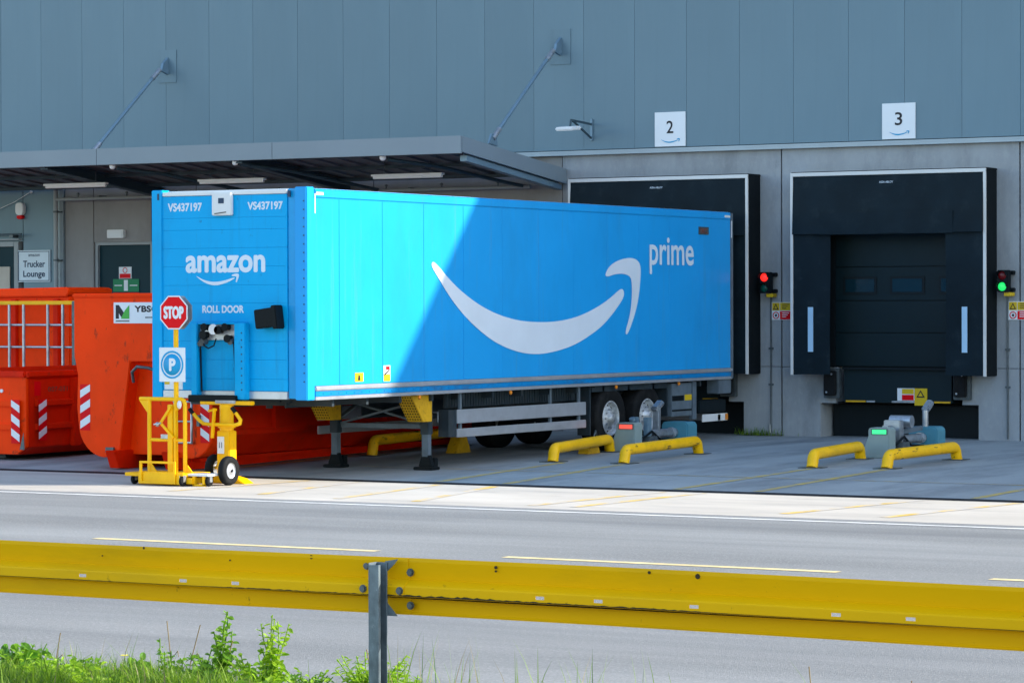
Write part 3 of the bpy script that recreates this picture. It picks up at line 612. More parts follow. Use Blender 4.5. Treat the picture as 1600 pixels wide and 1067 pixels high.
# connector frame
MB().box(-1.91, -1.80, -TL-.12, -TL, 1.04, 2.12).build('frame_post', 'trailer_blue_front', tr, .01)
MB().box(-1.16, -.97, -TL-.12, -TL, 1.04, 2.12).build('frame_post', 'trailer_blue_front', tr, .01)
m = MB()
for i in range(9): m.cyl((-1.03, -TL-.12, 1.18+.1*i), (-1.03, -TL-.123, 1.18+.1*i), .012, 8)
tag(m.build('frame_holes', 'ink_navy', tr), kind='stuff')
MB().box(-1.80, -1.16, -TL-.1, -TL, 2.1, 2.125).build('frame_top', 'trailer_blue_front', tr, .004)
MB().box(-1.93, -1.1, -TL-.17, -TL, 1.0, 1.1).build('kick_plate', 'black_plastic', tr, .01)
cp = MB().box(-1.795, -1.17, -TL-.05, -TL, 1.88, 2.095).build('connector_plate', 'alu', tr, .005)
for (cx, cz, r_) in ((-1.66, 2.06, .045), (-1.5, 2.03, .06), (-1.42, 2.02, .05), (-1.3, 2.06, .045), (-1.68, 1.95, .05), (-1.26, 1.9, .045)):
    MB().cyl((cx, -TL-.05, cz), (cx, -TL-.14, cz), r_, 14).cyl((cx, -TL-.14, cz), (cx, -TL-.155, cz), r_*1.25, 14).build('connector', 'black_plastic' if cx != -1.5 else 'lamp_white', cp)
MB().cyl((-1.7, -TL-.05, 1.86), (-1.7, -TL-.15, 1.84), .05, 12).cyl((-1.23, -TL-.05, 1.87), (-1.23, -TL-.13, 1.85), .04, 12).cyl((-1.76, -TL-.05, 1.84), (-1.76, -TL-.12, 1.82), .035, 12).build('coupling', 'steel_dark', cp)
MB().tube([(-1.68, -TL-.12, 1.9), (-1.66, -TL-.15, 1.8), (-1.58, -TL-.15, 1.76), (-1.5, -TL-.13, 1.8), (-1.48, -TL-.1, 1.9)], .01, 8).tube([(-1.77, -TL-.08, 1.85), (-1.775, -TL-.06, 1.5), (-1.77, -TL-.05, 1.15)], .012, 8).tube([(-1.19, -TL-.08, 1.85), (-1.185, -TL-.06, 1.5), (-1.19, -TL-.05, 1.15)], .012, 8).build('cable', 'black_plastic', cp)
rot = Matrix.Rotation(R(-7), 3, 'Y')
db = MB().obox((-.59, -TL-.1, 2.19), (.36, .16, .27), rot).build('document_box', 'black_plastic', tr, .012)
MB().obox((-.425, -TL-.105, 2.205), (.08, .2, .33), rot).build('box_lid', 'black_plastic', db, .012)
MB().box(-2.46, -2.14, -TL-.004, -TL-.0005, 1.17, 1.29).build('sticker', 'sign_white', tr); MB().box(-2.46, -2.37, -TL-.006, -TL-.004, 1.24, 1.29).build('sticker_corner', 'sign_yellow', tr)
# lettering
F_ = XZ(-TL)
text('VS437197', 'fleet_number', 'print_white', tr, F_, -2.39, -1.79, 3.71, 3.83, .05); text('VS437197', 'fleet_number', 'print_white', tr, F_, -1.0, -.4, 3.71, 3.825, .05)
text('ROLL DOOR', 'lettering', 'print_white', tr, F_, -1.79, -1.07, 2.26, 2.37, .05)
text('amazon', 'wordmark', 'print_white', tr, F_, -2.08, -.70, 2.83, 3.08, .06, 1.0)
smile(tr, 'print_white', F_, -1.9, -1.15, 2.645, 2.82)
S_ = YZ(.0)
big = [(-10.21, 3.01), (-10.04, 2.92), (-9.79, 2.76), (-9.48, 2.6), (-9.1, 2.44), (-8.71, 2.31), (-8.25, 2.2), (-7.71, 2.12), (-7.16, 2.09), (-6.61, 2.09), (-6.03, 2.13), (-5.45, 2.23), (-4.93, 2.37), (-4.55, 2.51), (-4.33, 2.61), (-4.21, 2.63), (-4.15, 2.57), (-4.17, 2.49), (-4.29, 2.39), (-4.56, 2.21), (-4.93, 2.01), (-5.38, 1.85), (-5.89, 1.71), (-6.4, 1.63), (-6.96, 1.58), (-7.51, 1.6), (-8.05, 1.69), (-8.51, 1.82), (-8.97, 2.01), (-9.35, 2.21), (-9.67, 2.42), (-9.92, 2.62), (-10.13, 2.81), (-10.28, 2.94), (-10.27, 3.0)]
head = [(-4.7, 2.98), (-4.48, 3.07), (-4.17, 3.13), (-3.86, 3.15), (-3.64, 3.1), (-3.55, 3.0), (-3.565, 2.8), (-3.61, 2.55), (-3.71, 2.3), (-3.87, 2.06), (-4.02, 1.88), (-4.1, 1.86), (-4.1, 1.94), (-3.98, 2.12), (-3.9, 2.33), (-3.87, 2.55), (-3.88, 2.77), (-3.95, 2.84), (-4.17, 2.88), (-4.48, 2.87), (-4.74, 2.82), (-4.83, 2.85)]
MB().prism(chaikin(big, 2), S_, .0018, .0035).build('smile', 'print_white', tr); MB().prism(chaikin(head, 2), S_, .0018, .0035).build('smile_arrow', 'print_white', tr)
text('prime', 'wordmark', 'print_white', tr, YZ(.0015), -3.23, -1.56, 2.88, 3.51, .018)
MB().box(-.004, .006, -1.36, -.97, 3.585, 3.72).build('code_plate', 'steel_dark', tr, .002); text('002', 'code', 'rusty_red', tr, YZ(.0065), -1.3, -1.03, 3.61, 3.69, .01)
MB().box(-.0035, .003, -12.38, -12.16, 1.27, 1.40).build('sticker', 'sign_yellow', tr); MB().prism([(-12.31, 1.29), (-12.24, 1.29), (-12.26, 1.36), (-12.29, 1.37)], YZ(.003), .0005, .003).build('sticker_symbol', 'ink_black', tr)
MB().box(-.0035, .003, -11.62, -11.44, 1.26, 1.36).build('sticker', 'sign_yellow', tr); MB().box(-.0035, .003, -11.62, -11.44, 1.363, 1.49).build('sticker', 'sign_white', tr); MB().box(.003, .006, -11.56, -11.46, 1.43, 1.475).build('sticker_symbol', 'sign_red', tr); MB().prism([(-11.6, 1.34), (-11.46, 1.42), (-11.46, 1.44), (-11.6, 1.37)], YZ(.003), .0005, .004).build('sticker_symbol', 'ink_black', tr)
MB().box(.0125, .017, -13.38, -13.2, 3.91, 3.95).build('reflector', 'white_paint', tr); MB().box(.0125, .017, -13.42, -13.40, 3.65, 3.93).build('reflector', 'white_paint', tr)
MB().box(.0125, .017, -.35, -.13, 3.905, 3.945).build('reflector', 'white_paint', tr); MB().box(.0125, .017, -.09, -.06, 3.55, 3.85).build('reflector', 'white_paint', tr); MB().box(.0125, .017, -.06, -.03, 1.7, 2.4).build('rear_hinge_bar', 'chassis_light', tr)
# undercarriage
for xx in (-.85, -1.81): MB().box(xx-.07, xx+.07, -12.9, -.3, .98, 1.04).box(xx-.01, xx+.01, -9.4, -.3, .66, .98).box(xx-.01, xx+.01, -12.9, -9.4, .9, .98).box(xx-.07, xx+.07, -9.4, -.3, .62, .66).build('chassis_beam', 'chassis', tr)
MB().box(-TW+.05, -.06, -13.5, -.1, 1.04, 1.1).build('floor', 'chassis', tr)
for i in range(14): MB().box(-TW+.1, -.1, -12.8+.9*i-.03, -12.8+.9*i+.03, .93, 1.035).build('cross_member', 'chassis', tr)
MB().box(-1.7, -.95, -12.9, -11.8, .98, 1.03).cyl((-1.33, -12.6, .98), (-1.33, -12.6, .88), .05, 14).build('kingpin_plate', 'chassis', tr)
for xx in (-.3, -1.93):
    g = gz(-9.95); lg = MB().box(xx-.07, xx+.07, -10.02, -9.88, .42, 1.03).build('landing_leg', 'chassis', tr, .008)
    MB().box(xx-.055, xx+.055, -10.005, -9.895, .08, .44).build('leg_tube', 'chassis_light', lg, .008)
    MB().box(xx-.16, xx+.16, -10.08, -9.82, g, g+.05).prism([(xx-.12, g+.05), (xx+.12, g+.05), (xx+.06, .12), (xx-.06, .12)], lambda u, v, t: (u, t, v), -10.0, -9.9).build('foot', 'black_plastic', lg, .01)
    MB().box(xx-.04, xx+.04, -9.8, -9.68, g, .06).build('foot', 'black_plastic', lg, .01)
    pg = MB().prism([(-10.62, 1.02), (-10.03, 1.02), (-10.03, .62), (-10.28, .62)], lambda u, v, t: (xx+t, u, v), -.13, .15).build('leg_gusset', 'leg_yellow', lg, .006)
    m = MB(); a = Vector((0, -10.62, 1.02)); b = Vector((0, -10.28, .62)); nn = Vector((0, -(.4), -.34)).normalized()
    for r_ in range(9):
        for c in range(6):
            p = a+(b-a)*((r_+.7)/9.6)+Vector((xx-.105+.045*c, 0, 0)); m.cyl(p+nn*.001, p+nn*.003, .013, 6)
    tag(m.build('perforation', 'rubber', lg), kind='stuff')
MB().bar((-.3, -9.9, .95), (-1.93, -9.9, .55), .07, .03).build('leg_brace', 'chassis_light', tr); MB().bar((-.3, -9.86, .55), (-1.93, -9.86, .95), .07, .03).build('leg_brace', 'chassis_light', tr)
MB().box(-1.93, -.3, -9.92, -9.84, .5, .57).build('leg_brace', 'chassis_light', tr); MB().bar((-.36, -9.95, .55), (-.8, -9.3, .98), .1, .03).bar((-2.0, -9.95, .55), (-1.8, -9.2, .98), .1, .03).build('leg_stay', 'chassis_light', tr)
MB().tube([(-.2, -9.95, .75), (-.1, -9.95, .75), (-.1, -9.95, .6)], .012, 8).build('crank_handle', 'steel_dark', tr)
# side guards
for (z0, z1) in ((.57, .78), (.36, .49)): MB().box(-.085, -.055, -9.46, -5.38, z0, z1).build('side_guard', 'alu', tr, .006)
for yy in (-9.3, -6.5, -5.55): MB().box(-.12, -.087, yy-.03, yy+.03, .36, 1.03).build('guard_bracket', 'chassis_light', tr)
MB().prism(chaikin([(-.05, -9.47), (-.05, -9.62), (-.3, -9.62), (-.3, -9.58), (-.09, -9.56), (-.09, -9.47)], 1), lambda u, v, t: (u, v, t), .37, .78).build('guard_end_cap', 'chassis', tr)
for (z0, z1) in ((.57, .78), (.36, .49)): MB().box(-TW+.055, -TW+.085, -9.46, -5.38, z0, z1).build('side_guard', 'alu', tr, .006)
m = MB().box(-.34, -.30, -9.4, -5.3, .80, 1.03)
for i in range(50): m.box(-.30, -.288, -9.38+.08*i, -9.34+.08*i, .81, 1.02)
m.build('ribbed_skirt', 'chassis', tr)
for yy in (-10.6, -7.9, -4.4, -2.1): MB().sphere((-.02, yy, 1.0), .035, 12, (.7, 1, 1)).build('marker_lamp', 'amber', tr)
for yy in (-4.38, -3.06):
    ax = MB().cyl((-TW+.3, yy, .47), (-.3, yy, .47), .08, 14).box(-1.0, -.7, yy-.3, yy+.35, .5, .62).box(-1.96, -1.66, yy-.3, yy+.35, .5, .62).build('axle', 'chassis', tr)
# wheels
def wheel(xo, yy, s):
    zc = .475; R0 = .475-gz(yy)+.002
    prof = [(.29, -.34), (.33, -.355), (.45, -.36), (R0-.012, -.33), (R0, -.29), (R0, -.05), (R0-.014, -.012), (.47, .01), (.40, .012), (.33, .004), (.295, -.012), (.29, -.03)]
    o = thing('w', (0, 0, 0), 'x', 'x') if False else None
    prof_s = [(r, xo+s*h) for r, h in prof]
    wo = MB().lathe(prof_s, (0, yy, zc), 'X', 40).build('wheel', 'rubber', tr)
    m = MB()
    for q in (-.24, -.17, -.10): m.lathe([(R0+.001, xo+s*(q-.008)), (R0-.01, xo+s*q), (R0+.001, xo+s*(q+.008))], (0, yy, zc), 'X', 40)
    rm = MB().lathe([(.30, xo-s*.02), (.285, xo-s*.003), (.27, xo-s*.012), (.262, xo-s*.06), (.25, xo-s*.11), (.235, xo-s*.10), (.17, xo-s*.045), (.14, xo-s*.045), (.13, xo-s*.03), (.08, xo-s*.02), (.075, xo+s*.03), (.001, xo+s*.035)], (0, yy, zc), 'X', 36).build('rim', 'rim', wo)
    m = MB()
    for i in range(10):
        t = 2*math.pi*i/10; m.cyl((xo-s*.03, yy+.155*math.cos(t), zc+.155*math.sin(t)), (xo-s*.01, yy+.155*math.cos(t), zc+.155*math.sin(t)), .014, 6)
    tag(m.build('wheel_nuts', 'galvanised', wo), kind='stuff')
    m = MB()
    for i in range(10):
        t = 2*math.pi*(i+.5)/10; m.cyl((xo-s*.079, yy+.205*math.cos(t), zc+.205*math.sin(t)), (xo-s*.074, yy+.205*math.cos(t), zc+.205*math.sin(t)), .022, 10)
    tag(m.build('rim_holes', 'rubber', wo), kind='stuff')
    return wo
for yy in (-4.38, -3.06): wheel(-.12, yy, 1); wheel(-TW+.12, yy, -1)
MB().box(-.42, -.10, -5.0, -2.4, 1.0, 1.03).build('mudguard', 'chassis', tr); MB().box(-.35, -.12, -2.36, -2.33, .45, 1.02).box(-.34, -.11, -5.16, -5.12, .22, 1.02).box(-.16, -.10, -5.1, -2.36, .93, 1.0).build('mud_flap', 'chassis', tr)
cbx = MB().box(-.45, -.07, -2.28, -1.5, .43, 1.0).build('storage_box', 'chassis_light', tr, .01)
MB().box(-.07, -.063, -1.78, -1.52, .70, .80).build('box_sticker', 'sign_yellow', cbx); MB().box(-.07, -.063, -2.26, -1.82, .70, .79).build('latch_slot', 'black_plastic', cbx); MB().box(-.07, -.064, -2.26, -1.52, .52, .55).build('box_seam', 'black_plastic', cbx)
MB().box(-.16, -.08, -1.45, -1.3, .36, 1.02).build('bumper_bracket', 'chassis_light', tr); MB().box(-TW+.08, -TW+.16, -1.45, -1.3, .36, 1.02).build('bumper_bracket', 'chassis_light', tr)
MB().box(-.34, -.08, -1.2, -.12, .45, .68).build('rear_locker', 'dock_frame', tr, .02); MB().box(-TW+.1, -.06, -.5, -.38, .30, .42).build('underrun_bar', 'alu', tr, .008)
MB().box(-.078, -.06, -1.1, -.1, .30, .43).build('rear_marker_board', 'white_paint', tr, .005); MB().box(-.062, -.05, -.2, -.1, .31, .42).build('rear_lamp', 'amber', tr, .005)
MB().box(-.25, -.02, -.55, -.03, .78, 1.03).build('rear_corner_box', 'chassis_light', tr, .01)

# ================================================================== CONTAINERS
def chevron(parent, fn, u0, u1, v0, v1, n, up_=1):
    h = (v1-v0)/n
    MB().prism([(u0, v0), (u1, v0), (u1, v1), (u0, v1)], fn, .001, .003).build('warning_strip', 'sign_red', parent)
    for i in range(n):
        a = v0+h*i+h*.1; b = a+h*.5; k = h*.45*up_
        p = [(u0, a+max(0, -k)), (u1, a+max(0, k)), (u1, min(v1, b+max(0, k))), (u0, min(v1, b+max(0, -k)))]
        MB().prism(p, fn, .0032, .005).build('white_bar', 'sign_white', parent)
wc_ = thing('waste_container', (-4.3, -7.5, -.1), 'large orange roll-off waste container with rounded lower corners behind the stop trolley', 'container')
YA, YB_ = -11.6, -3.6; xl, xr, zt, zb = -5.68, -3.06, 2.5, .06
outer = [(xl, 1.6)]+[(xl+.07, 1.3), (xl+.05, .8)]+arc(xl+.6, zb+.5, .52, 185, 265, 8)+[(-4.82, zb), (-4.6, 1.52), (-3.85, 1.52), (-3.72, zb)]+arc(xr-.42, zb+.42, .42, 272, 358, 8)+[(xr, 1.6), (xr, zt), (xl, zt)]
MB().prism(outer, lambda u, v, t: (u, t, v), YA, YA+.28).build('end_plate', 'orange_paint', wc_, .012, 2)
body = [(xl+.06, 1.5), (xl+.06, .55), (xl+.45, zb+.02), (xr-.36, zb+.02), (xr-.03, .42), (xr-.03, zt-.06), (xl+.06, zt-.06)]
MB().prism(body, lambda u, v, t: (u, t, v), YA+.285, YB_).build('body', 'orange_paint_shaded', wc_, .02)
MB().box(-4.8, -3.7, YA+.26, YA+.285, zb+.03, 1.6).build('recess_plate', 'orange_paint', wc_)
MB().box(xl-.02, xr+.02, YA-.03, YA+.32, zt-.005, zt+.06).build('top_rim', 'orange_paint', wc_, .02)
for s in (-4.83, -3.77):
    g = gz(-8)
    MB().prism([(YA-.1, gz(YA)+.02), (YA-.22, .16), (YB_, .1), (YB_, gz(YB_)+.0), (YA+.3, gz(YA)+.0)], lambda u, v, t: (s+t, u, v), -.09, .09).build('skid_runner', 'orange_paint_shaded', wc_, .008)
for i in range(4): MB().prism([(YA+1.6+1.6*i, .45), (YA+1.72+1.6*i, .45), (YA+1.72+1.6*i, 2.4), (YA+1.6+1.6*i, 2.4)], YZ(xr-.03), 0, .08).build('side_rib', 'orange_paint_shaded', wc_, .006)
MB().box(xr-.12, xr+.03, YA+.3, YB_, .40, .48).box(-3.74, -3.5, YA+.3, YB_, .0, .05).build('side_sill', 'orange_paint_shaded', wc_, .01)
MB().tube([(-4.55, YA+.02, 1.2), (-4.53, YA-.04, 1.36), (-4.42, YA-.06, 1.44), (-4.25, YA+.0, 1.42), (-3.9, YA+.1, 1.3)], .025, 10).build('hook_bar', 'steel_dark', wc_)
chevron(wc_, XZ(YA), xl+.12, xl+.31, .45, 1.16, 3, 1); chevron(wc_, XZ(YA), xr-.22, xr-.06, .3, .96, 3, -1)
ld = MB()
ld.tube([(-3.74, YA-.06, .92), (-3.4, YA-.06, .92), (-3.4, YA-.06, .30), (-3.74, YA-.06, .30)], .018, 8).tube([(-3.74, YA-.06, .62), (-3.4, YA-.06, .62)], .016, 8).tube([(-3.72, YA-.06, .95), (-3.72, YA-.06, .28)], .018, 8).build('ladder', 'galvanised', wc_)
MB().box(-3.32, -3.27, YA-.05, YA, .55, .72).build('fastener', 'steel_dark', wc_); MB().box(-5.05, -4.9, YA-.04, YA, .12, .2).build('fastener', 'steel_dark', wc_)
lbp = MB().box(-4.9, -3.75, YA-.012, YA-.001, 2.1, 2.42).build('label_plate', 'sign_white', wc_)
MB().prism([(-4.86, 2.17), (-4.86, 2.38), (-4.80, 2.38), (-4.70, 2.26), (-4.70, 2.17), (-4.76, 2.2), (-4.80, 2.26), (-4.80, 2.17)], XZ(YA-.012), .0005, .003).build('logo_dark', 'ink_black', lbp)
MB().prism([(-4.76, 2.17), (-4.68, 2.17), (-4.60, 2.38), (-4.60, 2.17), (-4.655, 2.17), (-4.655, 2.22)][0:0] or [(-4.76, 2.17), (-4.68, 2.3), (-4.6, 2.38), (-4.6, 2.17)], XZ(YA-.012), .0035, .005).build('logo_leaf', 'leaf_logo', lbp)
text('YBSCO', 'lettering', 'ink_black', lbp, XZ(YA-.012), -4.5, -3.9, 2.27, 2.37, .06); MB().box(-4.86, -4.6, YA-.014, YA-.0125, 2.125, 2.145).box(-4.3, -3.95, YA-.014, YA-.0125, 2.18, 2.2).build('small_print', 'steel_dark', lbp)
# low open skip
sk = thing('open_skip', (-8.7, -8, -.1), 'low open orange skip with warning stripes at the left edge', 'container')
ya, yb, xa, xb = -10.5, -4.8, -10.0, -7.52; g = gz(ya)
fp = [(xa, 1.24), (xa, .12), (xa+.35, -.02), (xb-.2, -.02), (xb, .1), (xb, 1.24)]
MB().prism([(xb-.0, 1.24), (xb-.06, 1.24), (xb-.06, .16), (xb-.24, .02), (xb-.2, -.03), (xb, .1)], lambda u, v, t: (u, t, v), ya+.06, yb).build('side_wall', 'orange_paint_shaded', sk, .01)
MB().prism([(xa-.0, 1.24), (xa+.06, 1.24), (xa+.06, .16), (xa+.24, .02), (xa+.2, -.03), (xa, .1)], lambda u, v, t: (u, t, v), ya+.06, yb).build('side_wall', 'orange_paint_shaded', sk, .01)
MB().prism(fp, lambda u, v, t: (u, t, v), ya, ya+.06).build('end_wall', 'orange_paint', sk, .01)
MB().prism(fp, lambda u, v, t: (u, t, v), yb, yb+.06).build('end_wall', 'rusty_red', sk, .01)
MB().box(xa+.2, xb-.2, ya+.06, yb, -.03, .03).build('floor', 'rusty_red', sk)
for s, e in (((xb+.0, ya-.02, 1.27), (xb+.0, yb+.08, 1.27)), ((xa, ya-.02, 1.27), (xa, yb+.08, 1.27)), ((xa, ya, 1.27), (xb, ya, 1.27)), ((xa, yb, 1.27), (xb, yb, 1.27))):
    MB().bar(s, e, .12, .1).build('rim', 'orange_paint_shaded', sk, .02)
MB().box(xa+.1, xb-.07, ya+.07, ya+.6, 1.05, 1.1).build('inner_ledge', 'rusty_red', sk)
for zz in (.8, .42): MB().prism([(zz-.06, 0), (zz-.04, .07), (zz+.04, .07), (zz+.06, 0)], lambda u, v, t: (xb+v, t, u), ya+.2, yb).build('side_rib', 'orange_paint_shaded', sk, .008)
for yy in (-9.3, -7.7, -6.1): MB().box(xb, xb+.095, yy-.09, yy+.09, .08, 1.2).build('side_post', 'orange_paint_shaded', sk, .01)
for zz in (.8, .42): MB().box(xa+.05, xb-.12, ya-.05, ya, zz-.05, zz+.05).build('end_rib', 'orange_paint', sk, .01)
chevron(sk, XZ(ya-.052), xb-.27, xb-.1, .16, .86, 3, -1); chevron(sk, YZ(xb+.072), ya+.22, ya+.42, .2, .86, 3, 1)
MB().box(xb-.8, xb-.55, ya-.04, ya-.0, 1.22, 1.36).build('label', 'sign_white', sk); MB().cyl((xb-.5, ya, 1.0), (xb-.5, ya-.02, 1.0), .03, 12).build('tag', 'sign_white', sk)
MB().prism([(xb-.1, .06), (xb-.02, .34), (xb+.0, .06)], XZ(ya-.052), 0, .003).build('scrape', 'steel_dark', sk)
text('007-031', 'stencil', 'rusty_red', sk, YZ(xb+.001), ya+.55, ya+1.05, .98, 1.06, .01); MB().box(xb+.0005, xb+.004, ya+.2, ya+.36, .92, 1.15).build('red_label', 'sign_red', sk)
for s in (-9.3, -8.2): MB().box(s-.08, s+.08, ya+.2, yb, gz(-8), -.03).build('skid_runner', 'chassis', sk)
# tall orange container behind
tc_ = thing('tall_container', (-12.2, -4, -.05), 'tall orange container standing behind the grey railing at the left', 'container')
MB().box(-16, -11.62, -4.2, -3.0, .1, 2.55).build('body', 'orange_paint', tc_, .03)
MB().prism([(-16.05, 2.53), (-11.64, 2.55), (-11.57, 2.6), (-11.56, 2.69), (-11.65, 2.72), (-16.05, 2.66)], XZ(-3.0), -.02, 1.3).build('lid', 'orange_paint', tc_, .02)
for xx in (-14.9, -13.9, -12.9, -11.9): MB().box(xx-.06, xx+.06, -4.28, -4.2, .2, 2.5).build('rib', 'orange_paint_shaded', tc_, .01)
for xx in (-15, -12): MB().box(xx-.1, xx+.1, -4.1, -3.1, gz(-4), .1).build('skid_runner', 'chassis', tc_)
rl = thing('railing', (-13, -4.6, gz(-4.6)), 'grey grid railing with a yellow top rail in front of the tall orange container', 'railing')
g = gz(-4.6)
MB().bar((-15.5, -4.6, 2.43), (-11.2, -4.6, 2.43), .06, .07).build('top_rail', 'yellow_paint', rl, .01)
for xx in (-14.55, -14.2, -13.64, -13.3, -12.73, -12.39, -11.82, -11.47): MB().cyl((xx, -4.6, g), (xx, -4.6, 2.4), .028, 10).build('upright', 'galvanised', rl)
for zz in (2.02, 1.61, 1.2, .8, .4): MB().cyl((-15.5, -4.56, zz), (-11.2, -4.56, zz), .024, 10).build('cross_bar', 'galvanised', rl)
MB().box(-11.22, -11.12, -4.66, -4.54, g, 2.46).build('end_post', 'steel_dark', rl, .01)

# ================================================================== YARD FURNITURE
def barrier(x0, y0, x1, y1, h, mat, label, r=.085):
    a = Vector((x0, y0, gz(y0))); b = Vector((x1, y1, gz(y1))); d = (b-a).normalized(); L_ = (b-a).length
    t = thing('wheel_guide', (x0, y0, gz(y0)), label, 'barrier', 'yellow tubular wheel guides on the apron')
    pts = [a, a+d*.10+Vector((0, 0, h*.55))]
    pts = [a+Vector((0, 0, .0))-d*.04]; k = .12
    for i in range(7):
        q = R(90*i/6); pts.append(a+d*(k*(1-math.cos(q)))+Vector((0, 0, h-k+k*math.sin(q))))
    for i in range(7):
        q = R(90*i/6); pts.append(b-d*(k*(1-math.sin(q)))+Vector((0, 0, h-k+k*math.cos(q))))
    pts.append(b+d*.04)
    MB().tube(pts, r, 18).build('tube', mat, t)
    for p in (a, b): MB().box(p.x-.17, p.x+.17, p.y-.17, p.y+.17, p.z+.0, p.z+.012).build('base_plate', 'steel_dark', t, .003)
    return t
barrier(.52, -7.5, .06, -4.8, .21, 'barrier_yellow', 'yellow tubular guide under the trailer side near its wheels, clean paint')
barrier(1.75, -7.45, 1.66, -4.75, .21, 'barrier_scuffed', 'yellow tubular guide with black scuffs right of the trailer wheels')
barrier(4.85, -7.3, 4.64, -5.05, .2, 'barrier_yellow', 'clean yellow tubular guide left of the green-lit wheel lock')
barrier(5.95, -7.05, 6.08, -4.65, .2, 'barrier_scuffed', 'scuffed yellow tubular guide right of the green-lit wheel lock')
barrier(-3.02, -7.2, -3.2, -4.2, .25, 'barrier_scuffed', 'yellow tubular guide seen beneath the trailer beyond the landing legs')
def wheel_lock(x0, y0, red):
    g = gz(y0); t = thing('wheel_lock', (x0, y0, g), 'grey automatic wheel lock with a %s display %s' % (('red', 'beside the trailer wheels') if red else ('green', 'in front of the empty dock')), 'wheel lock', 'automatic wheel locks')
    cab = [(x0-.16, g), (x0+.32, g), (x0+.32, g+.45), (x0+.29, g+.48), (x0-.0, g+.48), (x0-.03, g+.45), (x0-.03, g+.35)]
    c = MB().prism(cab, lambda u, v, q: (u, q, v), y0, y0+.28).build('cabinet', 'cabinet_green', t, .012)
    MB().box(x0+.02, x0+.30, y0-.006, y0-.0, g+.37, g+.46).build('display_surround', 'steel_dark', c, .004)
    MB().box(x0+.04, x0+.28, y0-.012, y0-.005, g+.38, g+.45).build('display', 'display_red' if red else 'display_green', c)
    MB().box(x0+.0, x0+.42, y0+.28, y0+2.2, g, g+.06).box(x0+.05, x0+.11, y0+.28, y0+2.2, g+.06, g+.12).box(x0+.3, x0+.36, y0+.28, y0+2.2, g+.06, g+.12).build('rail', 'steel_dark', t, .005)
    MB().cyl((x0+.2, y0+.75, g+.26), (x0+.2, y0+1.7, g+.26), .075, 16).build('cylinder', 'galvanised', t)
    MB().cyl((x0+.2, y0+1.52, g+.26), (x0+.2, y0+1.6, g+.26), .09, 16).build('collar', 'alu', t)
    cv = [(x0-.05, g+.06), (x0+.45, g+.06)]+arc(x0+.37, g+.36, .08, 0, 90, 4)+arc(x0+.03, g+.36, .08, 90, 180, 4)
    MB().prism(cv, lambda u, v, q: (u, q, v), y0+1.68, y0+2.05).build('motor_cover', 'cover_blue', t, .02)
    k = MB().box(x0+.02, x0+.38, y0+.42, y0+.72, g+.12, g+.24).build('carriage', 'steel_dark', t, .01)
    if red:
        MB().box(x0+.02, x0+.14, y0+.42, y0+.52, g+.24, g+.56).box(x0+.22, x0+.3, y0+.5, y0+.66, g+.24, g+.55).cyl((x0+.08, y0+.38, g+.5), (x0+.08, y0+.36, g+.54), .05, 12).build('clamp_arm', 'rod_blue', t, .01)
        MB().obox((x0+.2, y0+1.02, g+.42), (.12, .08, .6), Matrix.Rotation(R(-4), 3, 'X')).build('lift_arm', 'galvanised', t, .012)
        MB().obox((x0+.18, y0+1.1, g+.72), (.15, .28, .1), Matrix.Rotation(R(28), 3, 'X')).build('arm_head', 'galvanised', t, .03)
    else:
        MB().box(x0+.02, x0+.30, y0+.5, y0+.66, g+.24, g+.58).cyl((x0+.0, y0+.85, g+.55), (x0+.36, y0+.85, g+.55), .1, 16).box(x0+.05, x0+.16, y0+.36, y0+.46, g+.2, g+.5).build('clamp_arm', 'galvanised', t, .012)
        MB().bar((x0+.2, y0+.7, g+.38), (x0+.2, y0+1.6, g+.42), .07, .07).build('push_rod', 'chassis_light', t)
        MB().cyl((x0+.22, y0+1.75, g+.3), (x0+.22, y0+1.75, g+.70), .05, 12).build('lift_arm', 'galvanised', t)
        MB().obox((x0+.22, y0+1.85, g+.76), (.13, .28, .11), Matrix.Rotation(R(30), 3, 'X')).build('arm_head', 'galvanised', t, .03)
    MB().cyl((x0+.08, y0+.5, g+.28), (x0+.08, y0+1.2, g+.2), .03, 10).tube([(x0+.3, y0+.3, g+.2), (x0+.33, y0+.6, g+.32), (x0+.28, y0+1.0, g+.17), (x0+.3, y0+1.5, g+.14)], .018, 8).build('hose', 'black_plastic', t)
    return t
wheel_lock(.16, -4.7, True); wheel_lock(4.68, -4.75, False)
# wedges under the trailer
def wedge(x, y, mat, label, cat='wheel chock', s=1.0):
    g = gz(y); t = thing('wheel_chock', (x, y, g), label, cat)
    MB().prism([(y-.25*s, g), (y+.25*s, g), (y+.1*s, g+.3*s), (y-.06*s, g+.3*s)], lambda u, v, q: (x+q, u, v), -.1, .1).build('wedge', mat, t, .01)
    for i in range(4): MB().box(x-.1, x+.1, y-.2+.045*i, y-.18+.045*i, g+.06+.06*i, g+.075+.06*i).build('tread', mat, t)
    MB().tube([(x+.0, y+.15, g+.25), (x, y+.22, g+.36), (x, y+.28, g+.25)], .012, 6).build('handle', 'steel_dark', t)
wedge(-2.15, -5.95, 'leg_yellow', 'yellow wheel chock on the ground beyond the trailer, beside the hidden guide'); wedge(-.02, -5.35, 'leg_yellow', 'yellow wheel chock behind the clean guide at the trailer wheels', s=.85)
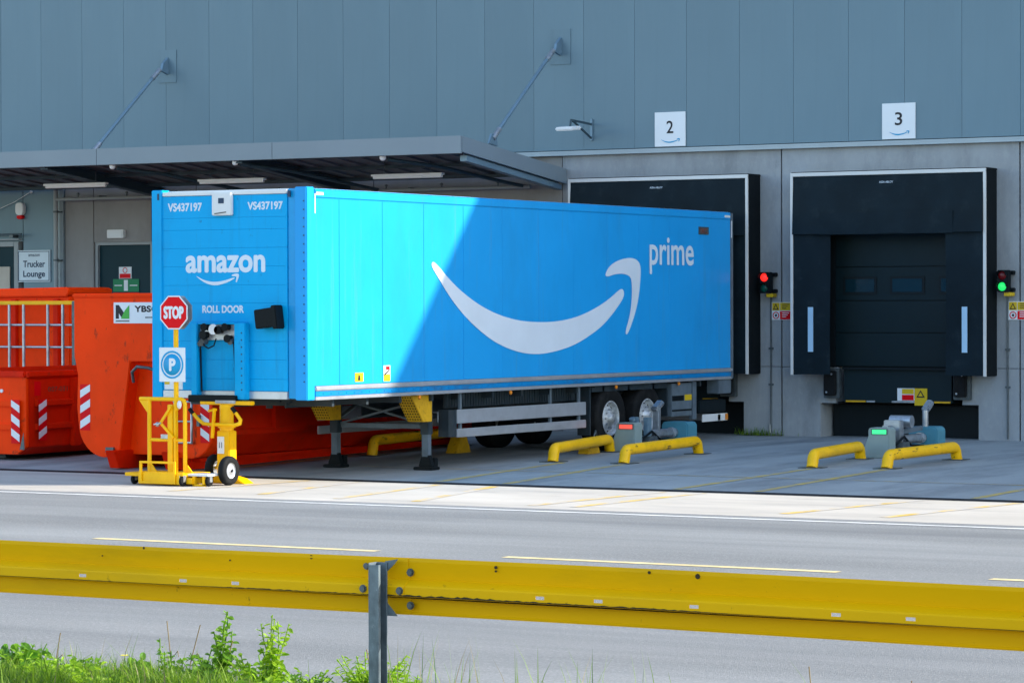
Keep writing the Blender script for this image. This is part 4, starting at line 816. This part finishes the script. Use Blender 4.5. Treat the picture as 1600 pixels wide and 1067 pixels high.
# stop trolley
st = thing('stop_trolley', (-1.95, -14.3, -.14), 'yellow wheeled frame carrying a STOP sign and a blue P sign before the trailer', 'trolley')
g = -.14; yt = -14.3
MB().tube([(-2.34, yt, .02), (-2.34, yt, 1.04)], .03, 10).build('upright', 'yellow_paint', st); 
MB().tube([(-1.72, yt, .02), (-1.72, yt, .98), (-1.735, yt, 1.03), (-1.78, yt, 1.055), (-2.5, yt, 1.055)], .03, 10).build('frame_tube', 'yellow_paint', st)
MB().tube([(-2.34, yt, .48), (-1.72, yt, .48)], .025, 8).build('mid_rail', 'yellow_paint', st)
MB().box(-2.0, -1.91, yt-.04, yt+.04, .0, .98).build('mast', 'yellow_paint', st, .008); MB().box(-1.9, -1.86, yt-.03, yt+.03, .0, 1.0).build('mast_guide', 'yellow_paint', st, .004)
MB().cyl((-1.87, yt, .9), (-1.87, yt, 2.1), .035, 12).build('sign_pole', 'yellow_paint', st)
MB().prism([(-2.5, 1.03), (-2.36, 1.03), (-2.36, .86)], XZ(yt), -.02, .02).build('gusset', 'yellow_paint', st)
MB().bar((-1.92, yt-.06, .95), (-2.1, yt-.06, .72), .03, .03).bar((-2.1, yt-.06, .72), (-1.88, yt-.06, .52), .03, .03).build('lever', 'yellow_paint', st)
MB().sphere((-2.14, yt-.08, .7), .035, 8).bar((-2.2, yt-.08, .7), (-2.08, yt-.08, .72), .02, .02).build('clip', 'galvanised', st); MB().sphere((-1.78, yt-.05, .98), .06, 12, (.6, .5, 1)).build('lamp', 'white_paint', st)
MB().box(-2.12, -1.92, yt-.03, yt-.01, .5, .56).build('latch', 'galvanised', st)
MB().box(-2.28, -1.5, yt-.35, yt-.31, g+.02, g+.19).build('base_skirt', 'yellow_paint', st, .008)
MB().box(-2.24, -1.62, yt-.375, yt-.352, g+.03, g+.06).box(-2.24, -1.62, yt-.375, yt-.352, g+.31, g+.34).box(-2.24, -2.2, yt-.375, yt-.352, g+.06, g+.31).box(-1.66, -1.62, yt-.375, yt-.352, g+.06, g+.31).build('base_frame', 'yellow_paint', st, .004)
MB().box(-2.55, -1.5, yt-.3, yt+.3, g+.12, g+.17).build('base_platform', 'yellow_paint', st, .006); MB().box(-2.2, -1.4, yt-.28, yt+.2, g+.03, g+.115).build('ballast', 'yellow_paint', st, .006)
for xx in (-2.34, -1.72): MB().prism([(xx-.03, g+.17), (xx+.13, g+.17), (xx-.03, g+.36)], XZ(yt), -.01, .01).build('gusset', 'yellow_paint', st)
MB().box(-1.5, -1.15, yt-.25, yt+.1, g+.14, g+.17).build('tow_plate', 'white_paint', st, .005); MB().box(-1.42, -1.38, yt-.25, yt-.2, g+.01, g+.14).box(-1.25, -1.21, yt-.25, yt-.2, g+.01, g+.14).box(-1.42, -1.21, yt-.25, yt-.2, g+.0, g+.03).build('tow_bracket', 'yellow_paint', st, .004)
for xx, yy in ((-2.45, yt-.2), (-1.52, yt-.33), (-2.45, yt+.2), (-1.18, yt-.18), (-1.35, yt+.05)):
    MB().lathe([(.0, -.025), (.04, -.025), (.066, -.022), (.072, -.01), (.072, .01), (.066, .022), (.04, .025), (.0, .025)], (xx, yy, g+.073), 'X', 18).build('caster', 'rubber', st)
    MB().box(xx-.035, xx-.028, yy-.03, yy+.03, g+.06, g+.15).box(xx+.028, xx+.035, yy-.03, yy+.03, g+.06, g+.15).cyl((xx-.037, yy, g+.073), (xx+.037, yy, g+.073), .016, 8).build('caster_fork', 'galvanised', st)
oc = lambda r, cx, cz: [(cx+r*math.cos(R(22.5+45*i)), cz+r*math.sin(R(22.5+45*i))) for i in range(8)]
cx, cz = -1.87, 2.27
sg = MB().prism(oc(.255, cx, cz), XZ(yt-.05), -.005, .0).build('stop_sign', 'sign_white', st); MB().prism(oc(.235, cx, cz), XZ(yt-.05), .001, .003).build('red_face', 'sign_red', sg)
text('STOP', 'lettering', 'sign_white', sg, XZ(yt-.053), cx-.175, cx+.175, cz-.09, cz+.09, .06)
MB().prism(oc(.25, cx+.01, cz), XZ(yt+.05), -.006, .0).build('rear_sign_plate', 'galvanised', st); MB().box(cx-.05, cx+.05, yt-.045, yt+.05, cz-.1, cz-.07).box(cx-.05, cx+.05, yt-.045, yt+.05, cz+.07, cz+.1).build('sign_clamp', 'black_plastic', st)
ps = MB().box(-2.12, -1.67, yt-.06, yt-.05, 1.3, 1.78).build('parking_sign', 'sign_white', st, .004)
px, pz = -1.895, 1.54
MB().lathe([(.0005, 0), (.15, 0), (.15, -.003), (.0005, -.003)], (px, yt-.061, pz), 'Y', 40).lathe([(.17, 0), (.195, 0), (.195, -.003), (.17, -.003), (.17, 0)], (px, yt-.061, pz), 'Y', 40).build('blue_disc', 'sign_blue', ps)
text('P', 'lettering', 'sign_white', ps, XZ(yt-.0645), px-.05, px+.065, pz-.09, pz+.09, .06)
st.location.x += .13
# jack stand
js = thing('jack_stand', (-1.2, -13.85, -.14), 'yellow two-wheeled jack stand supporting the trailer nose', 'jack stand')
yj = -13.72
MB().box(-1.62, -.74, yj-.05, yj+.05, .965, 1.02).build('head_bar', 'yellow_paint', js, .008); MB().box(-1.35, -1.0, yj-.06, yj+.06, .985, 1.03).build('head_plate', 'galvanised', js, .004)
MB().box(-1.30, -1.08, yj-.09, yj+.09, g+.02, .60).build('column', 'yellow_paint', js, .012); MB().cyl((-1.19, yj, .6), (-1.19, yj, .97), .1, 18).cyl((-1.19, yj, .64), (-1.19, yj, .7), .125, 18).build('screw_tube', 'yellow_paint', js)
MB().box(-1.28, -1.17, yj-.102, yj-.0905, .28, .52).build('label', 'sign_white', js); MB().box(-1.25, -1.24, yj-.104, yj-.102, .36, .44).box(-1.21, -1.2, yj-.104, yj-.102, .36, .44).build('label_print', 'ink_black', js)
MB().tube([(-1.72, yj-.1, .86), (-1.6, yj-.12, .76), (-1.5, yj-.13, .70), (-1.38, yj-.13, .69), (-.94, yj-.13, .69), (-.88, yj-.12, .71), (-.88, yj-.1, .76), (-1.0, yj-.1, .90)], .026, 10).build('handle', 'yellow_paint', js)
MB().tube([(-1.76, yj-.1, .9), (-1.69, yj-.11, .83)], .03, 10).tube([(-1.03, yj-.1, .93), (-.96, yj-.1, .86)], .03, 10).build('grip', 'black_plastic', js)
MB().bar((-1.3, yj-.14, .92), (-1.34, yj-.14, .5), .045, .03).bar((-1.42, yj-.12, .88), (-1.28, yj-.12, .9), .03, .03).build('crank', 'yellow_paint', js)
for xx, yy, r_ in ((-.86, yj-.42, .205), (-1.48, yj+.12, .20)):
    wz = g+r_
    wo = MB().lathe([(.11, -.045), (r_*.75, -.055), (r_*.95, -.045), (r_, -.02), (r_, .02), (r_*.95, .045), (r_*.75, .055), (.11, .045)], (xx, yy, wz), 'X', 32).build('wheel', 'rubber', js)
    MB().lathe([(.115, .04), (.105, .03), (.04, .035), (.03, .05), (.001, .05)], (xx, yy, wz), 'X', 24).lathe([(.115, -.04), (.105, -.03), (.04, -.035), (.03, -.05), (.001, -.05)], (xx, yy, wz), 'X', 24).build('hub', 'alu', wo)
    MB().cyl((xx+.05, yy, wz), (xx+.06, yy, wz), .022, 10).build('axle_cap', 'black_plastic', wo)
MB().bar((-.92, yj-.42, g+.2), (-1.1, yj, .15), .04, .04).bar((-1.45, yj+.1, g+.2), (-1.3, yj, .15), .04, .04).build('wheel_fork', 'yellow_paint', js)
MB().prism([(-1.36, g), (-.8, g), (-.92, g+.07), (-1.05, g+.1), (-1.34, g+.1)], lambda u, v, q: (u, q, v), yj-.12, yj+.12).build('foot', 'yellow_paint', js, .01)

js.location.x -= .10
# ================================================================== GUARDRAIL
gd = thing('guardrail', (14.62, -34.6, .15), 'yellow painted steel guardrail on a grey post along the near road edge', 'guardrail')
YG = -34.6; ZG = .985
PR = [(-.012, -.012), (0, 0), (.0, -.02), (-.022, -.118), (.04, -.148), (.045, -.155), (.045, -.168), (.045, -.186), (.045, -.2), (.038, -.207), (-.03, -.212), (-.034, -.225), (-.04, -.295), (-.03, -.308), (-.018, -.308)]
def beam(x0, x1, slots, dy):
    xs_ = sorted(set([x0, x1]+[x0+.5*i for i in range(1, int((x1-x0)/.5)) ]+[q for s in slots for q in (s-.026, s+.026)]))
    v = []; f = []; m = len(PR)
    for x in xs_:
        wob = .003*math.sin(x*1.7)+.002*math.sin(x*4.1)
        v += [(x, YG-p-dy+wob, ZG+z+.004*math.sin(x*.9)) for p, z in PR]
    for i in range(len(xs_)-1):
        mid = (xs_[i]+xs_[i+1])/2; hole = any(abs(mid-s) < .025 for s in slots)
        for j in range(m-1):
            if hole and j == 6: continue
            f.append((i*m+j, (i+1)*m+j, (i+1)*m+j+1, i*m+j+1))
    o = MB().add(v, f).build('beam', 'rail_yellow', gd)
    md = o.modifiers.new('thickness', 'SOLIDIFY'); md.thickness = .003; md.offset = 0
    return o
s1_ = [12.59, 13.31, 13.67]; s2_ = [15.62, 15.97, 16.53, 17.32, 17.72]
beam(2.6, 14.78, [x-4*k for k in (0, 1, 2) for x in s1_], .004); beam(14.56, 30.6, [x+4*k for k in (0, 1, 2) for x in s2_], 0)
MB().add([(x, YG+.02+dd, ZG-.2105) for x in (2.6, 30.6) for dd in (-.062, .012)], [(0, 1, 3, 2)]).build('grime_seam', 'rail_grime', gd)
for px_ in (6.62, 10.62, 14.62, 18.62, 22.62):
    q_ = px_+.02; po = MB().box(q_-.03, q_-.025, YG-.14, YG-.058, -.4, ZG-.02).box(q_-.025, q_+.035, YG-.14, YG-.135, -.4, ZG-.03).box(q_-.025, q_+.04, YG-.063, YG-.058, -.4, ZG-.02).box(q_+.03, q_+.035, YG-.135, YG-.118, -.4, ZG-.03).build('post', 'galv_post', gd, .0015, 1)
    MB().prism([(px_+.045, ZG-.015), (px_+.125, ZG-.0), (px_+.1, ZG-.03), (px_+.055, ZG-.07), (px_+.055, ZG-.24), (px_+.12, ZG-.31), (px_+.045, ZG-.31)], XZ(YG), .048, .056).build('spacer', 'galv_post', po)
    for (dx, dz) in ((.17, -.075), (.135, -.172), (.17, -.255), (-.11, -.05), (-.10, -.17)):
        pr = .05 if -.2 < dz < -.14 else -.005
        MB().cyl((px_+dx, YG-pr+.01, ZG+dz), (px_+dx, YG-pr-.016, ZG+dz), .017, 8).cyl((px_+dx, YG-pr, ZG+dz), (px_+dx, YG-pr-.006, ZG+dz), .022, 14).build('bolt', 'steel_dark', po)
m = MB()
for x, dz, r_ in ((13.0, -.004, .008), (13.9, -.005, .01), (14.15, -.01, .012), (15.33, -.02, .009), (15.33, -.04, .006), (16.25, -.008, .008), (16.53, -.016, .014), (12.7, -.06, .004), (13.6, -.05, .005)):
    m.cyl((x, YG+.0, ZG+dz-.006), (x, YG-.006, ZG+dz-.006), r_, 8)
tag(m.build('rust_spots', 'rail_grime', gd), kind='stuff')
rnd = random.Random(5); m = MB(); xs_ = [10+.02*i for i in range(520)]; v = []
for x in xs_:
    wob = .003*math.sin(x*1.7)+.002*math.sin(x*4.1); k = max(0, .5+.5*math.sin(x*1.3+.7)+.25*math.sin(x*5.1))
    hh = .001+k*rnd.uniform(.001, .009); z_ = ZG-.2+.004*math.sin(x*.9)
    v += [(x, YG-.0475+wob-.004, z_-.004), (x, YG-.0475+wob-.004, z_-.003+hh)]
m.add(v, [(2*i, 2*i+2, 2*i+3, 2*i+1) for i in range(len(xs_)-1)]); tag(m.build('fold_grime', 'rail_grime', gd), kind='stuff')

# ================================================================== PLANTS
def vz(y):
    for (a, za), (b, zb_) in zip(vy, vy[1:]):
        if a <= y <= b: return za+(zb_-za)*(y-a)/(b-a)
    return .2
rnd = random.Random(3)
def blade(m, p, h, wd, lean, ang, seg=3):
    a = Vector((math.cos(ang), math.sin(ang), 0)); s = Vector((-a.y, a.x, 0))*wd/2; v = []
    for i in range(seg+1):
        t = i/seg; c = Vector(p)+Vector((0, 0, h*t*(1-.25*lean*t)))+a*lean*h*t*t; k = (1-t**1.5)
        v += [c-s*k, c+s*k] if i < seg else [c]
    f = [(2*i, 2*i+1, 2*i+3, 2*i+2) for i in range(seg-1)]+[(2*seg-2, 2*seg-1, 2*seg)]
    m.add(v, f)
m = MB(); ms = MB()
for i in range(30000):
    x = rnd.uniform(9.8, 20) if rnd.random() < .5 else rnd.uniform(10.8, 14.6); y = rnd.triangular(-35.8, -33.5, -34.2)
    pz_ = .5+.5*math.sin(x*2.3+1.1*math.sin(y*3.1))*math.cos(y*2.7+x*.6)      # patchy cover, thinning to the right
    if rnd.random() > .4+.6*pz_: continue
    if x > 14.9 and rnd.random() > .3: continue
    cl2 = .5+.5*math.sin(x*9.1+y*5.3)*math.sin(x*4.7-y*6.1+2)
    h = rnd.uniform(.06, .16)*(.55+.7*pz_+.6*cl2)*(1.0 if x < 13.9 else .85)
    if rnd.random() < .06: h *= 1.6
    blade(ms if rnd.random() < .05 else m, (x, y, vz(y)-.01), h, rnd.uniform(.005, .013), rnd.uniform(.1, 1.1), rnd.uniform(0, 6.28))
for cx_, n_ in ((14.75, 16), (14.95, 10), (15.1, 14), (15.5, 9), (15.85, 16), (15.95, 8), (16.25, 6), (17.1, 3), (12.4, 20), (13.0, 14), (11.9, 18)):
    for i in range(n_):
        blade(m if rnd.random() < .8 else ms, (cx_-.18+rnd.gauss(0, .05), -34.25+rnd.gauss(0, .1), .04), rnd.uniform(.3, .55) if cx_ > 14.5 else rnd.uniform(.2, .36), rnd.uniform(.006, .011), rnd.uniform(.05, .45), rnd.uniform(0, 6.28), 4)
tag(m.build('grass', 'grass_blade'), 'green grass growing along the near verge', 'grass', kind='stuff'); tag(ms.build('dry_grass', 'straw'), 'dry straw-coloured grass stems in the near verge', 'grass', kind='stuff')
m = MB()
for i in range(160): blade(m, (rnd.gauss(.1, .22), .78-abs(rnd.gauss(0, .04)), 0), rnd.uniform(.05, .2), .01, rnd.uniform(.2, .8), rnd.uniform(0, 6.28))
tag(m.build('wall_weeds', 'grass_blade'), 'small tuft of weeds at the foot of the concrete pier', 'weeds', kind='stuff')
def leaf(m, p, d, L_, wd, droop=.3, roll=0.):
    d = Vector(d).normalized(); s = d.cross(Vector((0, 0, 1))); s = s.normalized() if s.length > .01 else Vector((1, 0, 0))
    s = Matrix.Rotation(roll, 3, d) @ s; n_ = s.cross(d)
    p = Vector(p); v = [p]; prof = ((.3, .8), (.6, 1.0), (.85, .55))
    for t, k in prof:
        c = p+d*L_*t-Vector((0, 0, droop*L_*t*t)); v += [c-s*wd*k/2+n_*wd*.12, c-n_*wd*.06, c+s*wd*k/2+n_*wd*.12]
    v.append(p+d*L_-Vector((0, 0, droop*L_)))
    f = [(0, 2, 1), (0, 3, 2)]
    for i in range(2):
        b = 1+3*i; f += [(b, b+1, b+4, b+3), (b+1, b+2, b+5, b+4)]
    f += [(7, 8, 10), (8, 9, 10)]; m.add(v, f)
def weed(x, y, h, nst, spread, ll, lw_, mat, label, dens=14, group='weeds growing by the guardrail'):
    x -= .2; z = vz(y); t = thing('weed_plant', (x, y, z), label, 'plant', group); st_ = MB(); lf = MB(); nst = int(nst*1.6)+1; dens = int(dens*1.3)
    for k in range(nst):
        a = rnd.uniform(0, 6.28); hh = h*rnd.uniform(.65, 1) if k else h; sp_ = spread*rnd.uniform(.2, 1); pts = []
        for i in range(7):
            q = i/6; pts.append((x+math.cos(a)*sp_*q**1.4+.012*math.sin(q*7+k), y+math.sin(a)*sp_*q**1.4, z-.02+hh*q))
        st_.tube(pts, .0035, 5)
        for i in range(dens):
            q = .12+.88*i/dens; j = min(5, int(q*6)); fr = q*6-j; p = Vector(pts[j]).lerp(Vector(pts[j+1]), fr); b = i*2.4+rnd.uniform(-.4, .4)
            sc = (1.15-.75*q)*rnd.uniform(.7, 1.15)
            leaf(lf, p, (math.cos(b), math.sin(b), rnd.uniform(-.2, 1.0)), ll*sc*1.1, lw_*sc*1.35, rnd.uniform(.1, .6), rnd.uniform(-1.1, 1.1))
    st_.build('stem', mat, t); lf.build('leaves', mat, t); return t
m = MB()
for c in range(46):
    cx_ = rnd.uniform(11.0, 14.3); cy_ = rnd.uniform(-35.0, -34.0); sz = rnd.uniform(.03, .075); hh = rnd.uniform(.06, .2)
    for i in range(rnd.randint(14, 36)):
        a = rnd.uniform(0, 6.28); r_ = rnd.uniform(0, .11)
        leaf(m, (cx_+r_*math.cos(a), cy_+r_*math.sin(a), vz(cy_)+hh*rnd.uniform(.2, 1)), (math.cos(a), math.sin(a), rnd.uniform(-.1, 1.1)), sz*rnd.uniform(.7, 1.3), sz*rnd.uniform(.3, .5), rnd.uniform(.1, .5), rnd.uniform(-1.2, 1.2))
tag(m.build('ground_cover', 'leaf_lime'), 'low leafy ground cover among the verge grass', 'ground cover', kind='stuff')
weed(12.1, -34.35, .27, 16, .2, .16, .07, 'leaf_green', 'broad-leaved weed clump at the far left of the verge', 9)
weed(13.45, -34.2, .55, 3, .07, .085, .05, 'leaf_green', 'tallest weed with small leaves, left of the post', 20)
weed(13.42, -34.3, .3, 12, .2, .1, .045, 'leaf_green', 'bushy weed at the foot of the tallest weed', 11)
weed(13.82, -34.2, .55, 4, .09, .08, .042, 'leaf_lime', 'tall pale green weed between the tallest weed and the post', 22)
weed(13.74, -34.25, .3, 14, .24, .09, .04, 'leaf_lime', 'low spreading lime-green weed left of the post', 12)
weed(14.46, -34.15, .36, 24, .24, .09, .02, 'leaf_lime', 'feathery lime-green bush around the guardrail post', 26)
weed(14.76, -34.3, .25, 16, .2, .085, .019, 'leaf_lime', 'feathery lime-green tuft just right of the guardrail post', 22)
weed(12.86, -34.25, .24, 7, .12, .17, .07, 'leaf_green', 'dark broad-leaved plant with one big leaf in the left verge', 6)
weed(12.5, -34.3, .22, 11, .16, .1, .045, 'leaf_green', 'low leafy weed beside the yellow flower', 9)
weed(13.1, -34.25, .36, 3, .08, .075, .04, 'leaf_green', 'slender sparse weed left of the tallest weed', 10)
weed(14.12, -34.3, .24, 11, .18, .08, .035, 'leaf_green', 'small weed in the grass before the post', 10)
fw_ = thing('yellow_flower', (12.55, -34.2, vz(-34.2)), 'single pale yellow flower on a thin stem in the left verge', 'flower')
MB().tube([(12.55, -34.2, vz(-34.2)), (12.555, -34.2, .2), (12.55, -34.2, .29)], .003, 5).build('stem', 'leaf_green', fw_)
m = MB()
for i in range(12): leaf(m, (12.55, -34.2, .29), (math.cos(i*.523), math.sin(i*.523), .25), .028, .012, 0)
m.build('petals', 'flower', fw_)
for k, (x, h, ln) in enumerate(((12.02, .34, .05), (12.9, .45, -.04), (13.0, .44, .1), (14.3, .36, -.05), (13.25, .36, .08), (17.0, .42, -.03), (17.5, .38, .04))):
    z = vz(-34.2); lb = ['dry stalk above the far left weed clump', 'tall dry stalk above the big-leaved plant', 'bent dry stalk leaning right of the tall dry stalk', 'thin dry stalk left of the guardrail post', 'thin dry stalk beside the tallest weed', 'lone dry stalk in the sparse grass under the right beam', 'rightmost dry stalk under the right beam'][k]
    o = MB().tube([(x, -34.2, z), (x+ln*.3, -34.2, z+h*.5), (x+ln, -34.2, z+h)], .003, 5).tube([(x+ln*.3, -34.2, z+h*.5), (x+ln*.3+.05, -34.2, z+h*.62), (x+ln*.3+.07, -34.22, z+h*.55)], .002, 4).build('dry_stalk', 'stalk')
    tag(o, lb, 'stalk', 'dry stalks in the verge')
